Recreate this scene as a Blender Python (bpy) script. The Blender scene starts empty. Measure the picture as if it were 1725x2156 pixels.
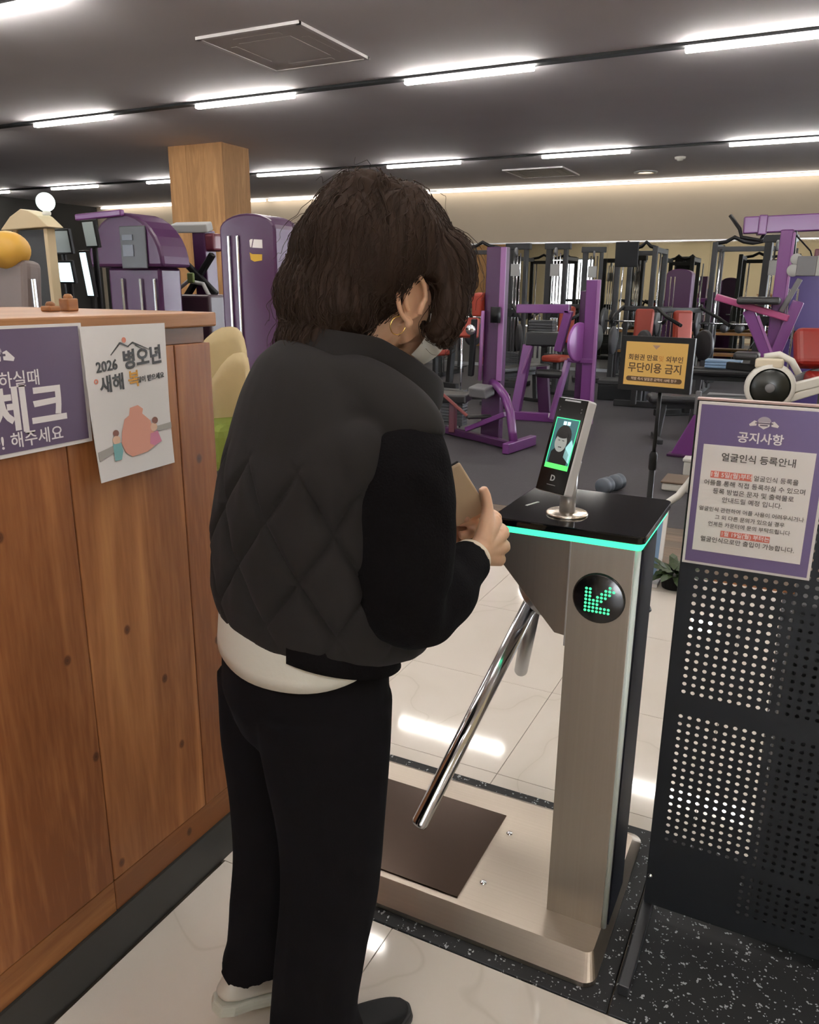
import bpy, bmesh, math, random
import numpy as np
from mathutils import Matrix, Vector, noise
C = bpy.context.scene.collection
SC = bpy.context.scene
random.seed(7)
PI = math.pi

# ------------------------------------------------------------------ camera, world, light, exposure
cam_data = bpy.data.cameras.new('camera')
cam = bpy.data.objects.new('camera', cam_data); C.objects.link(cam)
YAW, PITCH, ROLL = math.radians(26.5608), math.radians(15.7406), math.radians(0.5654)
fwd = Vector((-math.sin(YAW)*math.cos(PITCH), math.cos(YAW)*math.cos(PITCH), -math.sin(PITCH)))
rgt0 = Vector((math.cos(YAW), math.sin(YAW), 0)); up0 = rgt0.cross(fwd)
rgt = rgt0*math.cos(ROLL) + up0*math.sin(ROLL); upv = -rgt0*math.sin(ROLL) + up0*math.cos(ROLL)
cam.matrix_world = Matrix(((rgt.x, upv.x, -fwd.x, 0), (rgt.y, upv.y, -fwd.y, 0), (rgt.z, upv.z, -fwd.z, 1.5), (0, 0, 0, 1)))
cam_data.sensor_fit = 'VERTICAL'; cam_data.sensor_height = 24.0
cam_data.lens = 1665.62*24.0/2156.0
cam_data.clip_start = 0.05; cam_data.clip_end = 200
SC.camera = cam

world = bpy.data.worlds.new('world'); SC.world = world; world.use_nodes = True
bg = world.node_tree.nodes['Background']; bg.inputs[0].default_value = (0.90, 0.95, 1.0, 1); bg.inputs[1].default_value = 17.0
SC.view_settings.view_transform = 'Standard'; SC.view_settings.look = 'None'
SC.view_settings.gamma = 1.0; SC.view_settings.use_curve_mapping = False
SC.view_settings.exposure = 0.76
LED_STRENGTH = 46.0
try:
    SC.cycles.max_bounces = 8; SC.cycles.diffuse_bounces = 4; SC.cycles.glossy_bounces = 5
    SC.cycles.sample_clamp_indirect = 4.0; SC.cycles.caustics_reflective = False; SC.cycles.caustics_refractive = False
except Exception:
    pass

# daylight enters by the shop window behind the camera (a sky portal in its opening)
def portal(loc, rot, sx, sy):
    l = bpy.data.lights.new('window_portal', 'AREA'); l.shape = 'RECTANGLE'; l.size = sx; l.size_y = sy
    l.cycles.is_portal = True
    o = bpy.data.objects.new('window_portal', l); C.objects.link(o); o.location = loc; o.rotation_euler = rot
    return o
WIN = [(-10.8, -8.7), (1.0, 3.4)]                                # x spans of the window openings in the entrance wall
WINR_ADDED = [(8.0, 11.0), (11.6, 14.8)]        # y spans of unseen window openings, added in the right wall to let daylight in
FRONT_Y = -3.6; RIGHT = 3.6; WZ0, WZ1 = .3, 2.8
for a, b in WIN:
    portal(((a+b)/2, FRONT_Y-0.02, (WZ0+WZ1)/2), (-PI/2, 0, 0), b-a, WZ1-WZ0)
for a, b in WINR_ADDED:
    portal((RIGHT+0.02, (a+b)/2, (WZ0+WZ1)/2), (0, PI/2, 0), WZ1-WZ0, b-a)

# ------------------------------------------------------------------ materials
def lin(c):
    if isinstance(c, str):
        c = tuple(int(c[i:i+2], 16)/255 for i in (0, 2, 4))
    return tuple(v/12.92 if v <= .04045 else ((v+.055)/1.055)**2.4 for v in c) + (1,)
MATS = {}
def mat(name, col, rough=.5, metal=0., spec=.5, emit=0., noise_amt=0., noise_scale=8., stretch=(1, 1, 1), bump=0., bump_scale=60., coat=0., alpha=None):
    if name in MATS: return MATS[name]
    m = bpy.data.materials.new(name); m.use_nodes = True; MATS[name] = m
    nt = m.node_tree; b = nt.nodes['Principled BSDF']
    base = lin(col)
    b.inputs['Base Color'].default_value = base
    b.inputs['Roughness'].default_value = rough; b.inputs['Metallic'].default_value = metal
    b.inputs['Specular IOR Level'].default_value = spec
    if coat: b.inputs['Coat Weight'].default_value = coat; b.inputs['Coat Roughness'].default_value = .1
    if emit: b.inputs['Emission Color'].default_value = base; b.inputs['Emission Strength'].default_value = emit
    if noise_amt or bump:
        tc = nt.nodes.new('ShaderNodeTexCoord'); mp = nt.nodes.new('ShaderNodeMapping'); mp.inputs['Scale'].default_value = stretch
        nt.links.new(tc.outputs['Object'], mp.inputs['Vector'])
    if noise_amt:
        n = nt.nodes.new('ShaderNodeTexNoise'); n.inputs['Scale'].default_value = noise_scale; n.inputs['Detail'].default_value = 4
        nt.links.new(mp.outputs[0], n.inputs['Vector'])
        r = nt.nodes.new('ShaderNodeMapRange'); r.inputs['From Min'].default_value = .3; r.inputs['From Max'].default_value = .7
        r.inputs['To Min'].default_value = 1-noise_amt; r.inputs['To Max'].default_value = 1+noise_amt
        nt.links.new(n.outputs['Fac'], r.inputs['Value'])
        v = nt.nodes.new('ShaderNodeVectorMath'); v.operation = 'SCALE'; v.inputs[0].default_value = base[:3]
        nt.links.new(r.outputs[0], v.inputs['Scale']); nt.links.new(v.outputs[0], b.inputs['Base Color'])
    if bump:
        n2 = nt.nodes.new('ShaderNodeTexNoise'); n2.inputs['Scale'].default_value = bump_scale; n2.inputs['Detail'].default_value = 3
        nt.links.new(mp.outputs[0], n2.inputs['Vector'])
        bp = nt.nodes.new('ShaderNodeBump'); bp.inputs['Strength'].default_value = bump; bp.inputs['Distance'].default_value = .01
        nt.links.new(n2.outputs['Fac'], bp.inputs['Height']); nt.links.new(bp.outputs[0], b.inputs['Normal'])
    return m

def ramp(nt, stops, fac):
    r = nt.nodes.new('ShaderNodeValToRGB'); e = r.color_ramp.elements
    while len(e) < len(stops): e.new(.5)
    for q, (p, c) in zip(e, stops): q.position = p; q.color = lin(c)
    nt.links.new(fac, r.inputs['Fac']); return r

def wood(name, dark, mid, light, axis='Z', rough=.45, scale=1., knots=True, spec=.4):
    if name in MATS: return MATS[name]
    m = bpy.data.materials.new(name); m.use_nodes = True; MATS[name] = m
    nt = m.node_tree; b = nt.nodes['Principled BSDF']; N = nt.nodes.new; L = nt.links.new
    tc = N('ShaderNodeTexCoord'); mp = N('ShaderNodeMapping')
    s = [9*scale, 9*scale, 9*scale]; s['XYZ'.index(axis)] = .85*scale
    mp.inputs['Scale'].default_value = s
    oi = N('ShaderNodeObjectInfo'); ad = N('ShaderNodeVectorMath'); ad.operation = 'ADD'
    L(tc.outputs['Object'], ad.inputs[0])
    sc_ = N('ShaderNodeVectorMath'); sc_.operation = 'SCALE'; sc_.inputs[0].default_value = (3.1, 5.3, 7.7); L(oi.outputs['Random'], sc_.inputs['Scale'])
    L(sc_.outputs[0], ad.inputs[1]); L(ad.outputs[0], mp.inputs['Vector'])
    n = N('ShaderNodeTexNoise'); n.inputs['Scale'].default_value = 1.1; n.inputs['Detail'].default_value = 3; n.inputs['Distortion'].default_value = 1.2
    L(mp.outputs[0], n.inputs['Vector'])
    mul = N('ShaderNodeMath'); mul.operation = 'MULTIPLY'; mul.inputs[1].default_value = 9.; L(n.outputs['Fac'], mul.inputs[0])
    sn = N('ShaderNodeMath'); sn.operation = 'SINE'; L(mul.outputs[0], sn.inputs[0])
    mr = N('ShaderNodeMapRange'); mr.inputs['From Min'].default_value = -1; L(sn.outputs[0], mr.inputs['Value'])
    fine = N('ShaderNodeTexNoise'); fine.inputs['Scale'].default_value = 11; fine.inputs['Detail'].default_value = 4; L(mp.outputs[0], fine.inputs['Vector'])
    mx = N('ShaderNodeMix'); mx.data_type = 'FLOAT'; mx.inputs[0].default_value = .45; L(mr.outputs[0], mx.inputs[2]); L(fine.outputs['Fac'], mx.inputs[3])
    big = N('ShaderNodeTexNoise'); big.inputs['Scale'].default_value = .35; big.inputs['Detail'].default_value = 1; L(mp.outputs[0], big.inputs['Vector'])
    mx2 = N('ShaderNodeMix'); mx2.data_type = 'FLOAT'; mx2.inputs[0].default_value = .45; L(mx.outputs[0], mx2.inputs[2]); L(big.outputs['Fac'], mx2.inputs[3])
    r = ramp(nt, [(.30, dark), (.5, mid), (.70, light)], mx2.outputs[0])
    out = r.outputs[0]
    if knots:
        se = N('ShaderNodeSeparateXYZ'); L(ad.outputs[0], se.inputs[0]); cb = N('ShaderNodeCombineXYZ'); sq = N('ShaderNodeMath'); sq.operation = 'MULTIPLY'; sq.inputs[1].default_value = .75
        L(se.outputs[1], cb.inputs[0]); L(se.outputs[2], sq.inputs[0]); L(sq.outputs[0], cb.inputs[1])
        vo = N('ShaderNodeTexVoronoi'); vo.voronoi_dimensions = '2D'; vo.inputs['Scale'].default_value = 4.9; L(cb.outputs[0], vo.inputs['Vector'])
        kr = ramp(nt, [(.0, '2A140A'), (.014, '4A2814'), (.020, '9A6A48'), (.027, '5E3A22'), (.050, 'FFFFFF')], vo.outputs['Distance'])
        mm = N('ShaderNodeMix'); mm.data_type = 'RGBA'; mm.blend_type = 'MULTIPLY'; mm.inputs[0].default_value = .8
        L(out, mm.inputs[6]); L(kr.outputs[0], mm.inputs[7]); out = mm.outputs[2]
    L(out, b.inputs['Base Color'])
    b.inputs['Roughness'].default_value = rough; b.inputs['Specular IOR Level'].default_value = spec
    bp = N('ShaderNodeBump'); bp.inputs['Strength'].default_value = .12; bp.inputs['Distance'].default_value = .004
    L(mx.outputs[0], bp.inputs['Height']); L(bp.outputs[0], b.inputs['Normal'])
    return m

def steel(name, col, rough=.32, axis='Z', streak=.10):
    if name in MATS: return MATS[name]
    st = [160, 160, 160]; st['XYZ'.index(axis)] = 1.5
    m = mat(name, col, rough, 1.0, noise_amt=streak, noise_scale=1.0, stretch=st)
    nt = m.node_tree; b = nt.nodes['Principled BSDF']; b.inputs['Anisotropic'].default_value = .5
    return m

def speckle(name, base, spot, scale=125., thr=.25, rough=.75):
    m = bpy.data.materials.new(name); m.use_nodes = True; MATS[name] = m
    nt = m.node_tree; b = nt.nodes['Principled BSDF']; N = nt.nodes.new; L = nt.links.new
    tc = N('ShaderNodeTexCoord'); wn = N('ShaderNodeTexNoise'); wn.inputs['Scale'].default_value = 40
    L(tc.outputs['Object'], wn.inputs['Vector'])
    ad = N('ShaderNodeVectorMath'); ad.operation = 'MULTIPLY_ADD'; ad.inputs[1].default_value = (.02, .02, .02)
    L(wn.outputs['Color'], ad.inputs[0]); L(tc.outputs['Object'], ad.inputs[2])
    vo = N('ShaderNodeTexVoronoi'); vo.inputs['Scale'].default_value = scale; L(ad.outputs[0], vo.inputs['Vector'])
    n = N('ShaderNodeTexNoise'); n.inputs['Scale'].default_value = 55; L(tc.outputs['Object'], n.inputs['Vector'])
    mr = N('ShaderNodeMapRange'); mr.inputs['From Min'].default_value = .45; mr.inputs['From Max'].default_value = .68; mr.inputs['To Max'].default_value = thr*1.9
    L(n.outputs['Fac'], mr.inputs['Value'])
    lt = N('ShaderNodeMath'); lt.operation = 'LESS_THAN'; L(vo.outputs['Distance'], lt.inputs[0]); L(mr.outputs[0], lt.inputs[1])
    mx = N('ShaderNodeMix'); mx.data_type = 'RGBA'; L(lt.outputs[0], mx.inputs[0]); mx.inputs[6].default_value = lin(base); mx.inputs[7].default_value = lin(spot)
    L(mx.outputs[2], b.inputs['Base Color']); b.inputs['Roughness'].default_value = rough
    return m

def marble(name):
    m = bpy.data.materials.new(name); m.use_nodes = True; MATS[name] = m
    nt = m.node_tree; b = nt.nodes['Principled BSDF']; N = nt.nodes.new; L = nt.links.new
    tc = N('ShaderNodeTexCoord'); n = N('ShaderNodeTexNoise'); n.inputs['Scale'].default_value = .9; n.inputs['Detail'].default_value = 3; n.inputs['Distortion'].default_value = .5
    L(tc.outputs['Object'], n.inputs['Vector'])
    a = N('ShaderNodeMath'); a.operation = 'SUBTRACT'; a.inputs[1].default_value = .5; L(n.outputs['Fac'], a.inputs[0])
    ab = N('ShaderNodeMath'); ab.operation = 'ABSOLUTE'; L(a.outputs[0], ab.inputs[0])
    r = ramp(nt, [(0, 'D3CBC1'), (.003, 'DCD4CB'), (.05, 'E0D8D0')], ab.outputs[0])
    L(r.outputs[0], b.inputs['Base Color']); b.inputs['Roughness'].default_value = .06; b.inputs['Specular IOR Level'].default_value = .45
    return m

M_ceil = mat('ceiling_paint', 'DCD8DC', .8, noise_amt=.03, noise_scale=1.2)
M_wall = mat('wall_paint', 'B3A796', .85, noise_amt=.03, noise_scale=1.)
M_wall_cream = mat('wall_cream', 'CDBE9E', .85, noise_amt=.03, noise_scale=1.)
M_dark_wall = mat('wall_charcoal', '2B2A28', .8, noise_amt=.08, noise_scale=2.)
M_tile = marble('floor_tile'); M_grout = mat('grout', '6F655B', .9)
M_rubber = mat('rubber_floor', '3A373B', .62, spec=.35, noise_amt=.10, noise_scale=30, bump=.15, bump_scale=120)
M_speck = speckle('speckled_rubber', '101012', 'A9ABB0')
M_counter = wood('counter_wood', '7F4C2A', 'A97045', 'C48B5A')
M_counter2 = wood('counter_edge_wood', '8A5A36', 'A9774C', 'C0915F', axis='Y', knots=False)
M_column = wood('column_wood', 'A2784E', 'B98C5E', 'C99D6C', knots=False, rough=.6)
M_floorwood = wood('floor_wood', '5A4A3C', '6E5C4A', '7E6A55', axis='X', knots=False)
M_black = mat('black_plastic', '111113', .5, spec=.2); M_blackm = mat('black_matte', '18181A', .65, noise_amt=.08, noise_scale=20)
M_base = mat('baseboard_black', '242422', .5, noise_amt=.08)
M_steel = steel('brushed_steel', '9C958D', .36, streak=.03); M_steelx = steel('brushed_steel_plate', 'B4A99C', .36, axis='X', streak=.03)
M_chrome = mat('chrome', 'D8DADE', .13, 1.0); M_alu = mat('aluminium', 'B4B5B9', .32, 1.0)
M_white = mat('white_paper', 'F0EEF0', .7, spec=.25); M_whitep = mat('white_plastic', 'DAD8D2', .35)
M_led = mat('led_diffuser', 'FFFAF2', .5, emit=LED_STRENGTH); M_led2 = mat('led_strip_diffuser', 'FFF6E6', .5, emit=3.4)
M_purple = mat('purple_paint', '70387C', .32, coat=.2); M_purple_d = mat('dark_purple_paint', '46234A', .36, spec=.3, coat=.08)
M_violet = mat('violet_print', '655581', .35, noise_amt=.03); M_violet2 = mat('violet_print_wide', '665873', .35, noise_amt=.03)
M_green_led = mat('green_strip_light', '3FE8A8', .4, emit=.95); M_green_dot = mat('green_dots', '3EDC8C', .4, emit=1.0)
M_red = mat('red_vinyl', '8E241C', .4); M_orange = mat('orange_red_vinyl', '96301C', .5)
M_yellow = mat('yellow_print', 'D6AE62', .4); M_ink = mat('dark_ink', '2A2320', .6); M_ink_b = mat('brown_ink', '4A3216', .6)
M_pink_ink = mat('pink_highlight', 'CF6E62', .6); M_white_ink = mat('white_ink', 'F2EEF2', .7)
M_mirror = mat('mirror_glass', 'D9DAD4', .015, 1.0)
M_grey = mat('grey_plastic', '6E6E72', .5); M_grey_l = mat('pale_grey_plastic', 'A9ABAC', .5)
M_glass = mat('window_glass', 'FFFFFF', .0)
_b = M_glass.node_tree.nodes['Principled BSDF']; _b.inputs['Transmission Weight'].default_value = 1.0; _b.inputs['IOR'].default_value = 1.02

# ------------------------------------------------------------------ mesh helpers
class MB:
    def __init__(s): s.v = []; s.f = []; s.sm = []
    def add(s, vs, fs, smooth=False):
        o = len(s.v); s.v += [Vector(p) for p in vs]; s.f += [tuple(i+o for i in f) for f in fs]; s.sm += [smooth]*len(fs); return s
    def box(s, lo, hi):
        x0, y0, z0 = lo; x1, y1, z1 = hi
        return s.add([(x0, y0, z0), (x1, y0, z0), (x1, y1, z0), (x0, y1, z0), (x0, y0, z1), (x1, y0, z1), (x1, y1, z1), (x0, y1, z1)],
                     [(0, 3, 2, 1), (4, 5, 6, 7), (0, 1, 5, 4), (1, 2, 6, 5), (2, 3, 7, 6), (3, 0, 4, 7)])
    def obox(s, c, ax, ay, az, sx, sy, sz):
        c = Vector(c); a, b, d = Vector(ax)*sx/2, Vector(ay)*sy/2, Vector(az)*sz/2
        return s.add([c-a-b-d, c+a-b-d, c+a+b-d, c-a+b-d, c-a-b+d, c+a-b+d, c+a+b+d, c-a+b+d],
                     [(0, 3, 2, 1), (4, 5, 6, 7), (0, 1, 5, 4), (1, 2, 6, 5), (2, 3, 7, 6), (3, 0, 4, 7)])
    def beam(s, p0, p1, w, h=None, upd=(0, 0, 1)):
        p0, p1 = Vector(p0), Vector(p1); h = h or w; d = (p1-p0); L = d.length; d.normalize()
        u = Vector(upd)
        if abs(d.dot(u)) > .97: u = Vector((0, 1, 0))
        side = d.cross(u).normalized(); u = side.cross(d)
        return s.obox((p0+p1)/2, side, d, u, w, L, h)
    def tube(s, path, r, seg=10, cap=True, closed=False):
        P = [Vector(p) for p in path]; n = len(P); rs = r if isinstance(r, (list, tuple)) else [r]*n
        vs, fs = [], []; u = None
        for i in range(n):
            d = (P[(i+1) % n]-P[i-1]) if closed else (P[min(i+1, n-1)]-P[max(i-1, 0)])
            d.normalize()
            if u is None:
                u = Vector((0, 0, 1)) if abs(d.z) < .9 else Vector((1, 0, 0))
            u = (u-d*u.dot(d)).normalized(); w = d.cross(u)
            for k in range(seg):
                a = 2*PI*k/seg; vs.append(P[i]+(u*math.cos(a)+w*math.sin(a))*rs[i])
        m = n if closed else n-1
        for i in range(m):
            for k in range(seg):
                a, b = i*seg+k, i*seg+(k+1) % seg; c, d = ((i+1) % n)*seg+(k+1) % seg, ((i+1) % n)*seg+k
                fs.append((a, b, c, d))
        s.add(vs, fs, True)
        if cap and not closed:
            o = len(s.v)-n*seg
            s.f += [tuple(o+k for k in range(seg))[::-1], tuple(o+(n-1)*seg+k for k in range(seg))]; s.sm += [False, False]
        return s
    def cyl(s, p0, p1, r, seg=16): return s.tube([p0, p1], r, seg)
    def lathe(s, c, prof, seg=24, ax=(0, 0, 1)):
        ax = Vector(ax).normalized(); u = Vector((1, 0, 0)) if abs(ax.x) < .9 else Vector((0, 1, 0)); u = (u-ax*u.dot(ax)).normalized(); w = ax.cross(u); c = Vector(c)
        vs = [c+ax*z+(u*math.cos(2*PI*k/seg)+w*math.sin(2*PI*k/seg))*r for r, z in prof for k in range(seg)]
        fs = [(i*seg+k, i*seg+(k+1) % seg, (i+1)*seg+(k+1) % seg, (i+1)*seg+k) for i in range(len(prof)-1) for k in range(seg)]
        return s.add(vs, fs, True)
    def prism(s, poly, O, ax, ay, az, depth):
        O, ax, ay, az = Vector(O), Vector(ax), Vector(ay), Vector(az); n = len(poly)
        a = [O+ax*x+ay*y for x, y in poly]; b = [p+az*depth for p in a]
        return s.add(a+b, [tuple(range(n))[::-1], tuple(range(n, 2*n))]+[(i, (i+1) % n, n+(i+1) % n, n+i) for i in range(n)])
    def ell(s, c, r, seg=16, rings=10, rot=None):
        c = Vector(c); vs = []; fs = []
        for i in range(rings+1):
            t = PI*i/rings
            for k in range(seg):
                a = 2*PI*k/seg; p = Vector((r[0]*math.sin(t)*math.cos(a), r[1]*math.sin(t)*math.sin(a), r[2]*math.cos(t)))
                if rot is not None: p = rot @ p
                vs.append(c+p)
        for i in range(rings):
            for k in range(seg): fs.append((i*seg+k, (i+1)*seg+k, (i+1)*seg+(k+1) % seg, i*seg+(k+1) % seg))
        return s.add(vs, fs, True)
    def build(s, name, m, parent=None, local=False, bevel=0., smooth=None, seg=2):
        me = bpy.data.meshes.new(name)
        vs = s.v
        if parent is not None and not local:
            inv = WM[parent.name].inverted(); vs = [inv @ p for p in vs]
        me.from_pydata([tuple(p) for p in vs], [], s.f)
        me.polygons.foreach_set('use_smooth', s.sm if smooth is None else [smooth]*len(s.f))
        me.materials.append(m); me.validate()
        bmx = bmesh.new(); bmx.from_mesh(me); bmesh.ops.recalc_face_normals(bmx, faces=bmx.faces); bmx.to_mesh(me); bmx.free()
        o = bpy.data.objects.new(name, me); C.objects.link(o)
        WM[o.name] = WM[parent.name].copy() if parent is not None else Matrix()
        if parent is not None: o.parent = parent
        if bevel:
            b = o.modifiers.new('bevel', 'BEVEL'); b.width = bevel; b.segments = seg; b.limit_method = 'ANGLE'; b.angle_limit = math.radians(35)
        return o
WM = {}
def thing(name, label, cat, loc=(0, 0, 0), rotz=0., group=None):
    o = bpy.data.objects.new(name, None); C.objects.link(o); o.empty_display_size = .1
    o.location = loc; o.rotation_euler = (0, 0, rotz); WM[o.name] = Matrix.Translation(loc) @ Matrix.Rotation(rotz, 4, 'Z')
    o['label'] = label; o['category'] = cat
    if group: o['group'] = group
    return o
def tag(o, label, cat=None, group=None, kind=None):
    if label: o['label'] = label
    if cat: o['category'] = cat
    if group: o['group'] = group
    if kind: o['kind'] = kind
    return o
def struct(o): o['kind'] = 'structure'; return o
def rbox(lo, hi): return MB().box(lo, hi)
def dup(root, loc, rotz, label, group=None):
    r = root.copy(); C.objects.link(r); r.location = loc; r.rotation_euler = (0, 0, rotz); r['label'] = label
    if group: r['group'] = group
    for ch in list(root.children):
        c = ch.copy(); C.objects.link(c); c.parent = r
        for g in list(ch.children):
            d = g.copy(); C.objects.link(d); d.parent = c
    return r
TEXT_JOBS = []
def text(s_, size, m, parent, O, ax, ay, align='CENTER', bold=0., ex=.0004, name='lettering', sx=1., after=None):
    cu = bpy.data.curves.new('txt', 'FONT'); cu.body = s_; cu.size = size; cu.align_x = align; cu.align_y = 'CENTER'
    cu.offset = bold*size; cu.extrude = ex; cu.resolution_u = 3
    to = bpy.data.objects.new('txt', cu)
    ax, ay = Vector(ax).normalized(), Vector(ay).normalized(); az = ax.cross(ay)
    M = Matrix(((ax.x*sx, ay.x, az.x, O[0]), (ax.y*sx, ay.y, az.y, O[1]), (ax.z*sx, ay.z, az.z, O[2]), (0, 0, 0, 1)))
    TEXT_JOBS.append((to, M, m, parent, name, after))
def flush_text():
    for j in TEXT_JOBS: C.objects.link(j[0])
    dg = bpy.context.evaluated_depsgraph_get()
    done = [bpy.data.meshes.new_from_object(j[0].evaluated_get(dg)) for j in TEXT_JOBS]
    for (to, M, m, parent, name, after), me in zip(TEXT_JOBS, done):
        bpy.data.objects.remove(to)
        me.transform(WM[parent.name].inverted() @ M); me.materials.clear(); me.materials.append(m)
        o = bpy.data.objects.new(name, me); C.objects.link(o); o.parent = parent; WM[o.name] = WM[parent.name].copy()
        if after: after(o)
    TEXT_JOBS.clear()
X, Y, Z = Vector((1, 0, 0)), Vector((0, 1, 0)), Vector((0, 0, 1))

# ------------------------------------------------------------------ room shell
CEIL = 3.4; BACK = 15.42; LEFT = -16.6
floor = struct(rbox((LEFT, FRONT_Y, -.12), (RIGHT, BACK, -.012)).build('floor', M_grout))
rbox((LEFT, 5.25, -.012), (RIGHT, BACK, 0.0)).build('rubber_flooring', M_rubber, floor)
# polished entrance tiles, each its own slab
MAT_Y0, MAT_Y1 = 1.400, 2.058; TX = .02
def tiles(x0, x1, y0, y1, xs, ys):
    for i in range(len(xs)-1):
        for j in range(len(ys)-1):
            a, b, c, d = max(xs[i], x0), min(xs[i+1], x1), max(ys[j], y0), min(ys[j+1], y1)
            if b-a < .01 or d-c < .01: continue
            rbox((a+.0012, c+.0012, -.012), (b-.0012, d-.0012, 0)).build('tile', M_tile, floor)
gx = [-.735+.6*k for k in range(-6, 8)]
tiles(-1.25, RIGHT, -1.6, MAT_Y0, gx, [MAT_Y0-.6*k for k in range(5, -1, -1)])
tiles(-4.2, -1.212, MAT_Y0, MAT_Y1, gx, [1.2, 2.2])
tiles(-4.2, TX, MAT_Y1, 4.33, gx, [2.72-.6*2, 2.12, 2.72, 3.42, 4.02, 4.62])
for k in range(6):
    rbox((-4.2, 4.345+.15*k, -.012), (RIGHT, 4.345+.15*k+.147, .001)).build('plank', M_floorwood, floor)
rbox((-4.2, 4.318, -.012), (RIGHT, 4.343, .012)).build('edge_strip', M_counter2, floor)

ceiling = struct(rbox((LEFT, FRONT_Y, CEIL), (RIGHT, BACK, CEIL+.1)).build('ceiling', M_ceil))
wall_back = struct(rbox((LEFT, BACK, 0), (RIGHT, BACK+.12, CEIL)).build('wall_back', M_wall))
wall_left = struct(rbox((LEFT-.12, FRONT_Y, 0), (LEFT, BACK+.12, CEIL)).build('wall_left', M_dark_wall))
def window_wall(name, spans, lo, hi, P, m):
    """wall along one axis with openings; P(u, d, z) places a point at u along the wall and d out of the room"""
    wb = MB(); prev = lo
    def bx(b_, u0, u1, d0, d1, z0, z1):
        p, q = P(u0, d0, z0), P(u1, d1, z1); b_.box([min(i, j) for i, j in zip(p, q)], [max(i, j) for i, j in zip(p, q)])
    for a, b in spans:
        bx(wb, prev, a, 0, .15, 0, CEIL); bx(wb, a, b, 0, .15, WZ1, CEIL); bx(wb, a, b, 0, .15, 0, WZ0); prev = b
    bx(wb, prev, hi, 0, .15, 0, CEIL); struct(wb.build(name, m))
    for a, b in spans:
        global NWIN
        NWIN += 1; w = MB(); t_ = .05; c = (a+b)/2
        for u0, u1, z0, z1 in ((a, b, WZ0, WZ0+t_), (a, b, WZ1-t_, WZ1), (a, a+t_, WZ0, WZ1), (b-t_, b, WZ0, WZ1), (c-t_/2, c+t_/2, WZ0, WZ1)): bx(w, u0, u1, .04, .12, z0, z1)
        wn = struct(w.build('window_%d' % NWIN, M_blackm))
        for p, q in ((a+t_, c-t_/2), (c+t_/2, b-t_)):
            pb_ = MB(); bx(pb_, p, q, .075, .082, WZ0+t_, WZ1-t_); pb_.build('pane', M_glass, wn)
NWIN = 0
window_wall('wall_front', WIN, LEFT, RIGHT, lambda u, d, z: (u, FRONT_Y-d, z), M_wall_cream)
window_wall('wall_right', WINR_ADDED, FRONT_Y, BACK+.12, lambda u, d, z: (RIGHT+d, u, z), M_wall_cream)
# mirror wall: full-height mirror panels side by side
mir = thing('wall_mirror', 'long row of mirror panels covering the lower back wall of the gym', 'mirror', (-6, BACK, 0))
xx = RIGHT-.05
while xx > -16.4:
    x0 = max(xx-1.8, -16.45)
    rbox((x0+.002, BACK-.02, .06), (xx-.002, BACK, 2.36)).build('mirror_panel', M_mirror, mir); xx = x0
rbox((-16.45, BACK-.03, .0), (RIGHT-.05, BACK, .058)).build('base_channel', M_alu, mir)
rbox((-16.45, BACK-.03, 2.36), (RIGHT-.05, BACK, 2.385)).build('top_channel', M_alu, mir)

# ceiling: lines of linear lamps in dark tracks
def light_line(y, spans, label, x0, x1, z=CEIL, cont=False):
    t = thing('linear_light', label, 'ceiling light', ((x0+x1)/2, y, z))
    if not cont:
        rbox((x0, y-.05, z-.022), (x1, y+.05, z)).build('track', M_blackm, t)
        rbox((x0, y+.052, z-.016), (x1, y+.058, z)).build('track_trim', M_grey_l, t)
    for a, b in spans:
        rbox((a, y-.03, z-.062), (b, y+.03, z-.024)).build('light_bar', M_led2 if cont else M_led, t, bevel=.006)
    return t
def rep(x, L, step, lo, hi):
    out = []; q = x
    while q > lo: q -= step
    while q < hi:
        if q+L > lo: out.append((max(q, lo), min(q+L, hi)))
        q += step
    return out
light_line(7.31, rep(-1.23, 1.25, 2.51, -12, 3.4), 'dashed line of warm ceiling lamps nearest in view, above the ceiling cassette panel line', -12, 3.4)
light_line(11.95, rep(-1.34, 1.25, 2.54, -16.4, 3.4), 'second dashed line of warm ceiling lamps, smaller, in front of the far mirror wall', -16.4, 3.4)
light_line(15.3, [(-16.3, -14.3), (-14.25, -11.3), (-11.2, -8.2), (-8.15, -4.72), (-4.7, -.1), (-.08, 3.5)], 'unbroken bright lamp strip along the top of the far wall', -16.3, 3.5, cont=True)
for y_, lb in ((4.34, 'dashed line of warm ceiling lamps cut off at the upper left corner'), (1.4, 'dashed line of ceiling lamps straight above the steel turnstile'), (-1.5, 'dashed line of ceiling lamps over the entrance behind the woman')):
    light_line(y_, rep(-1.1, 1.25, 2.51, -9.5, 3.4), lb, -9.5, 3.4)

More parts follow.
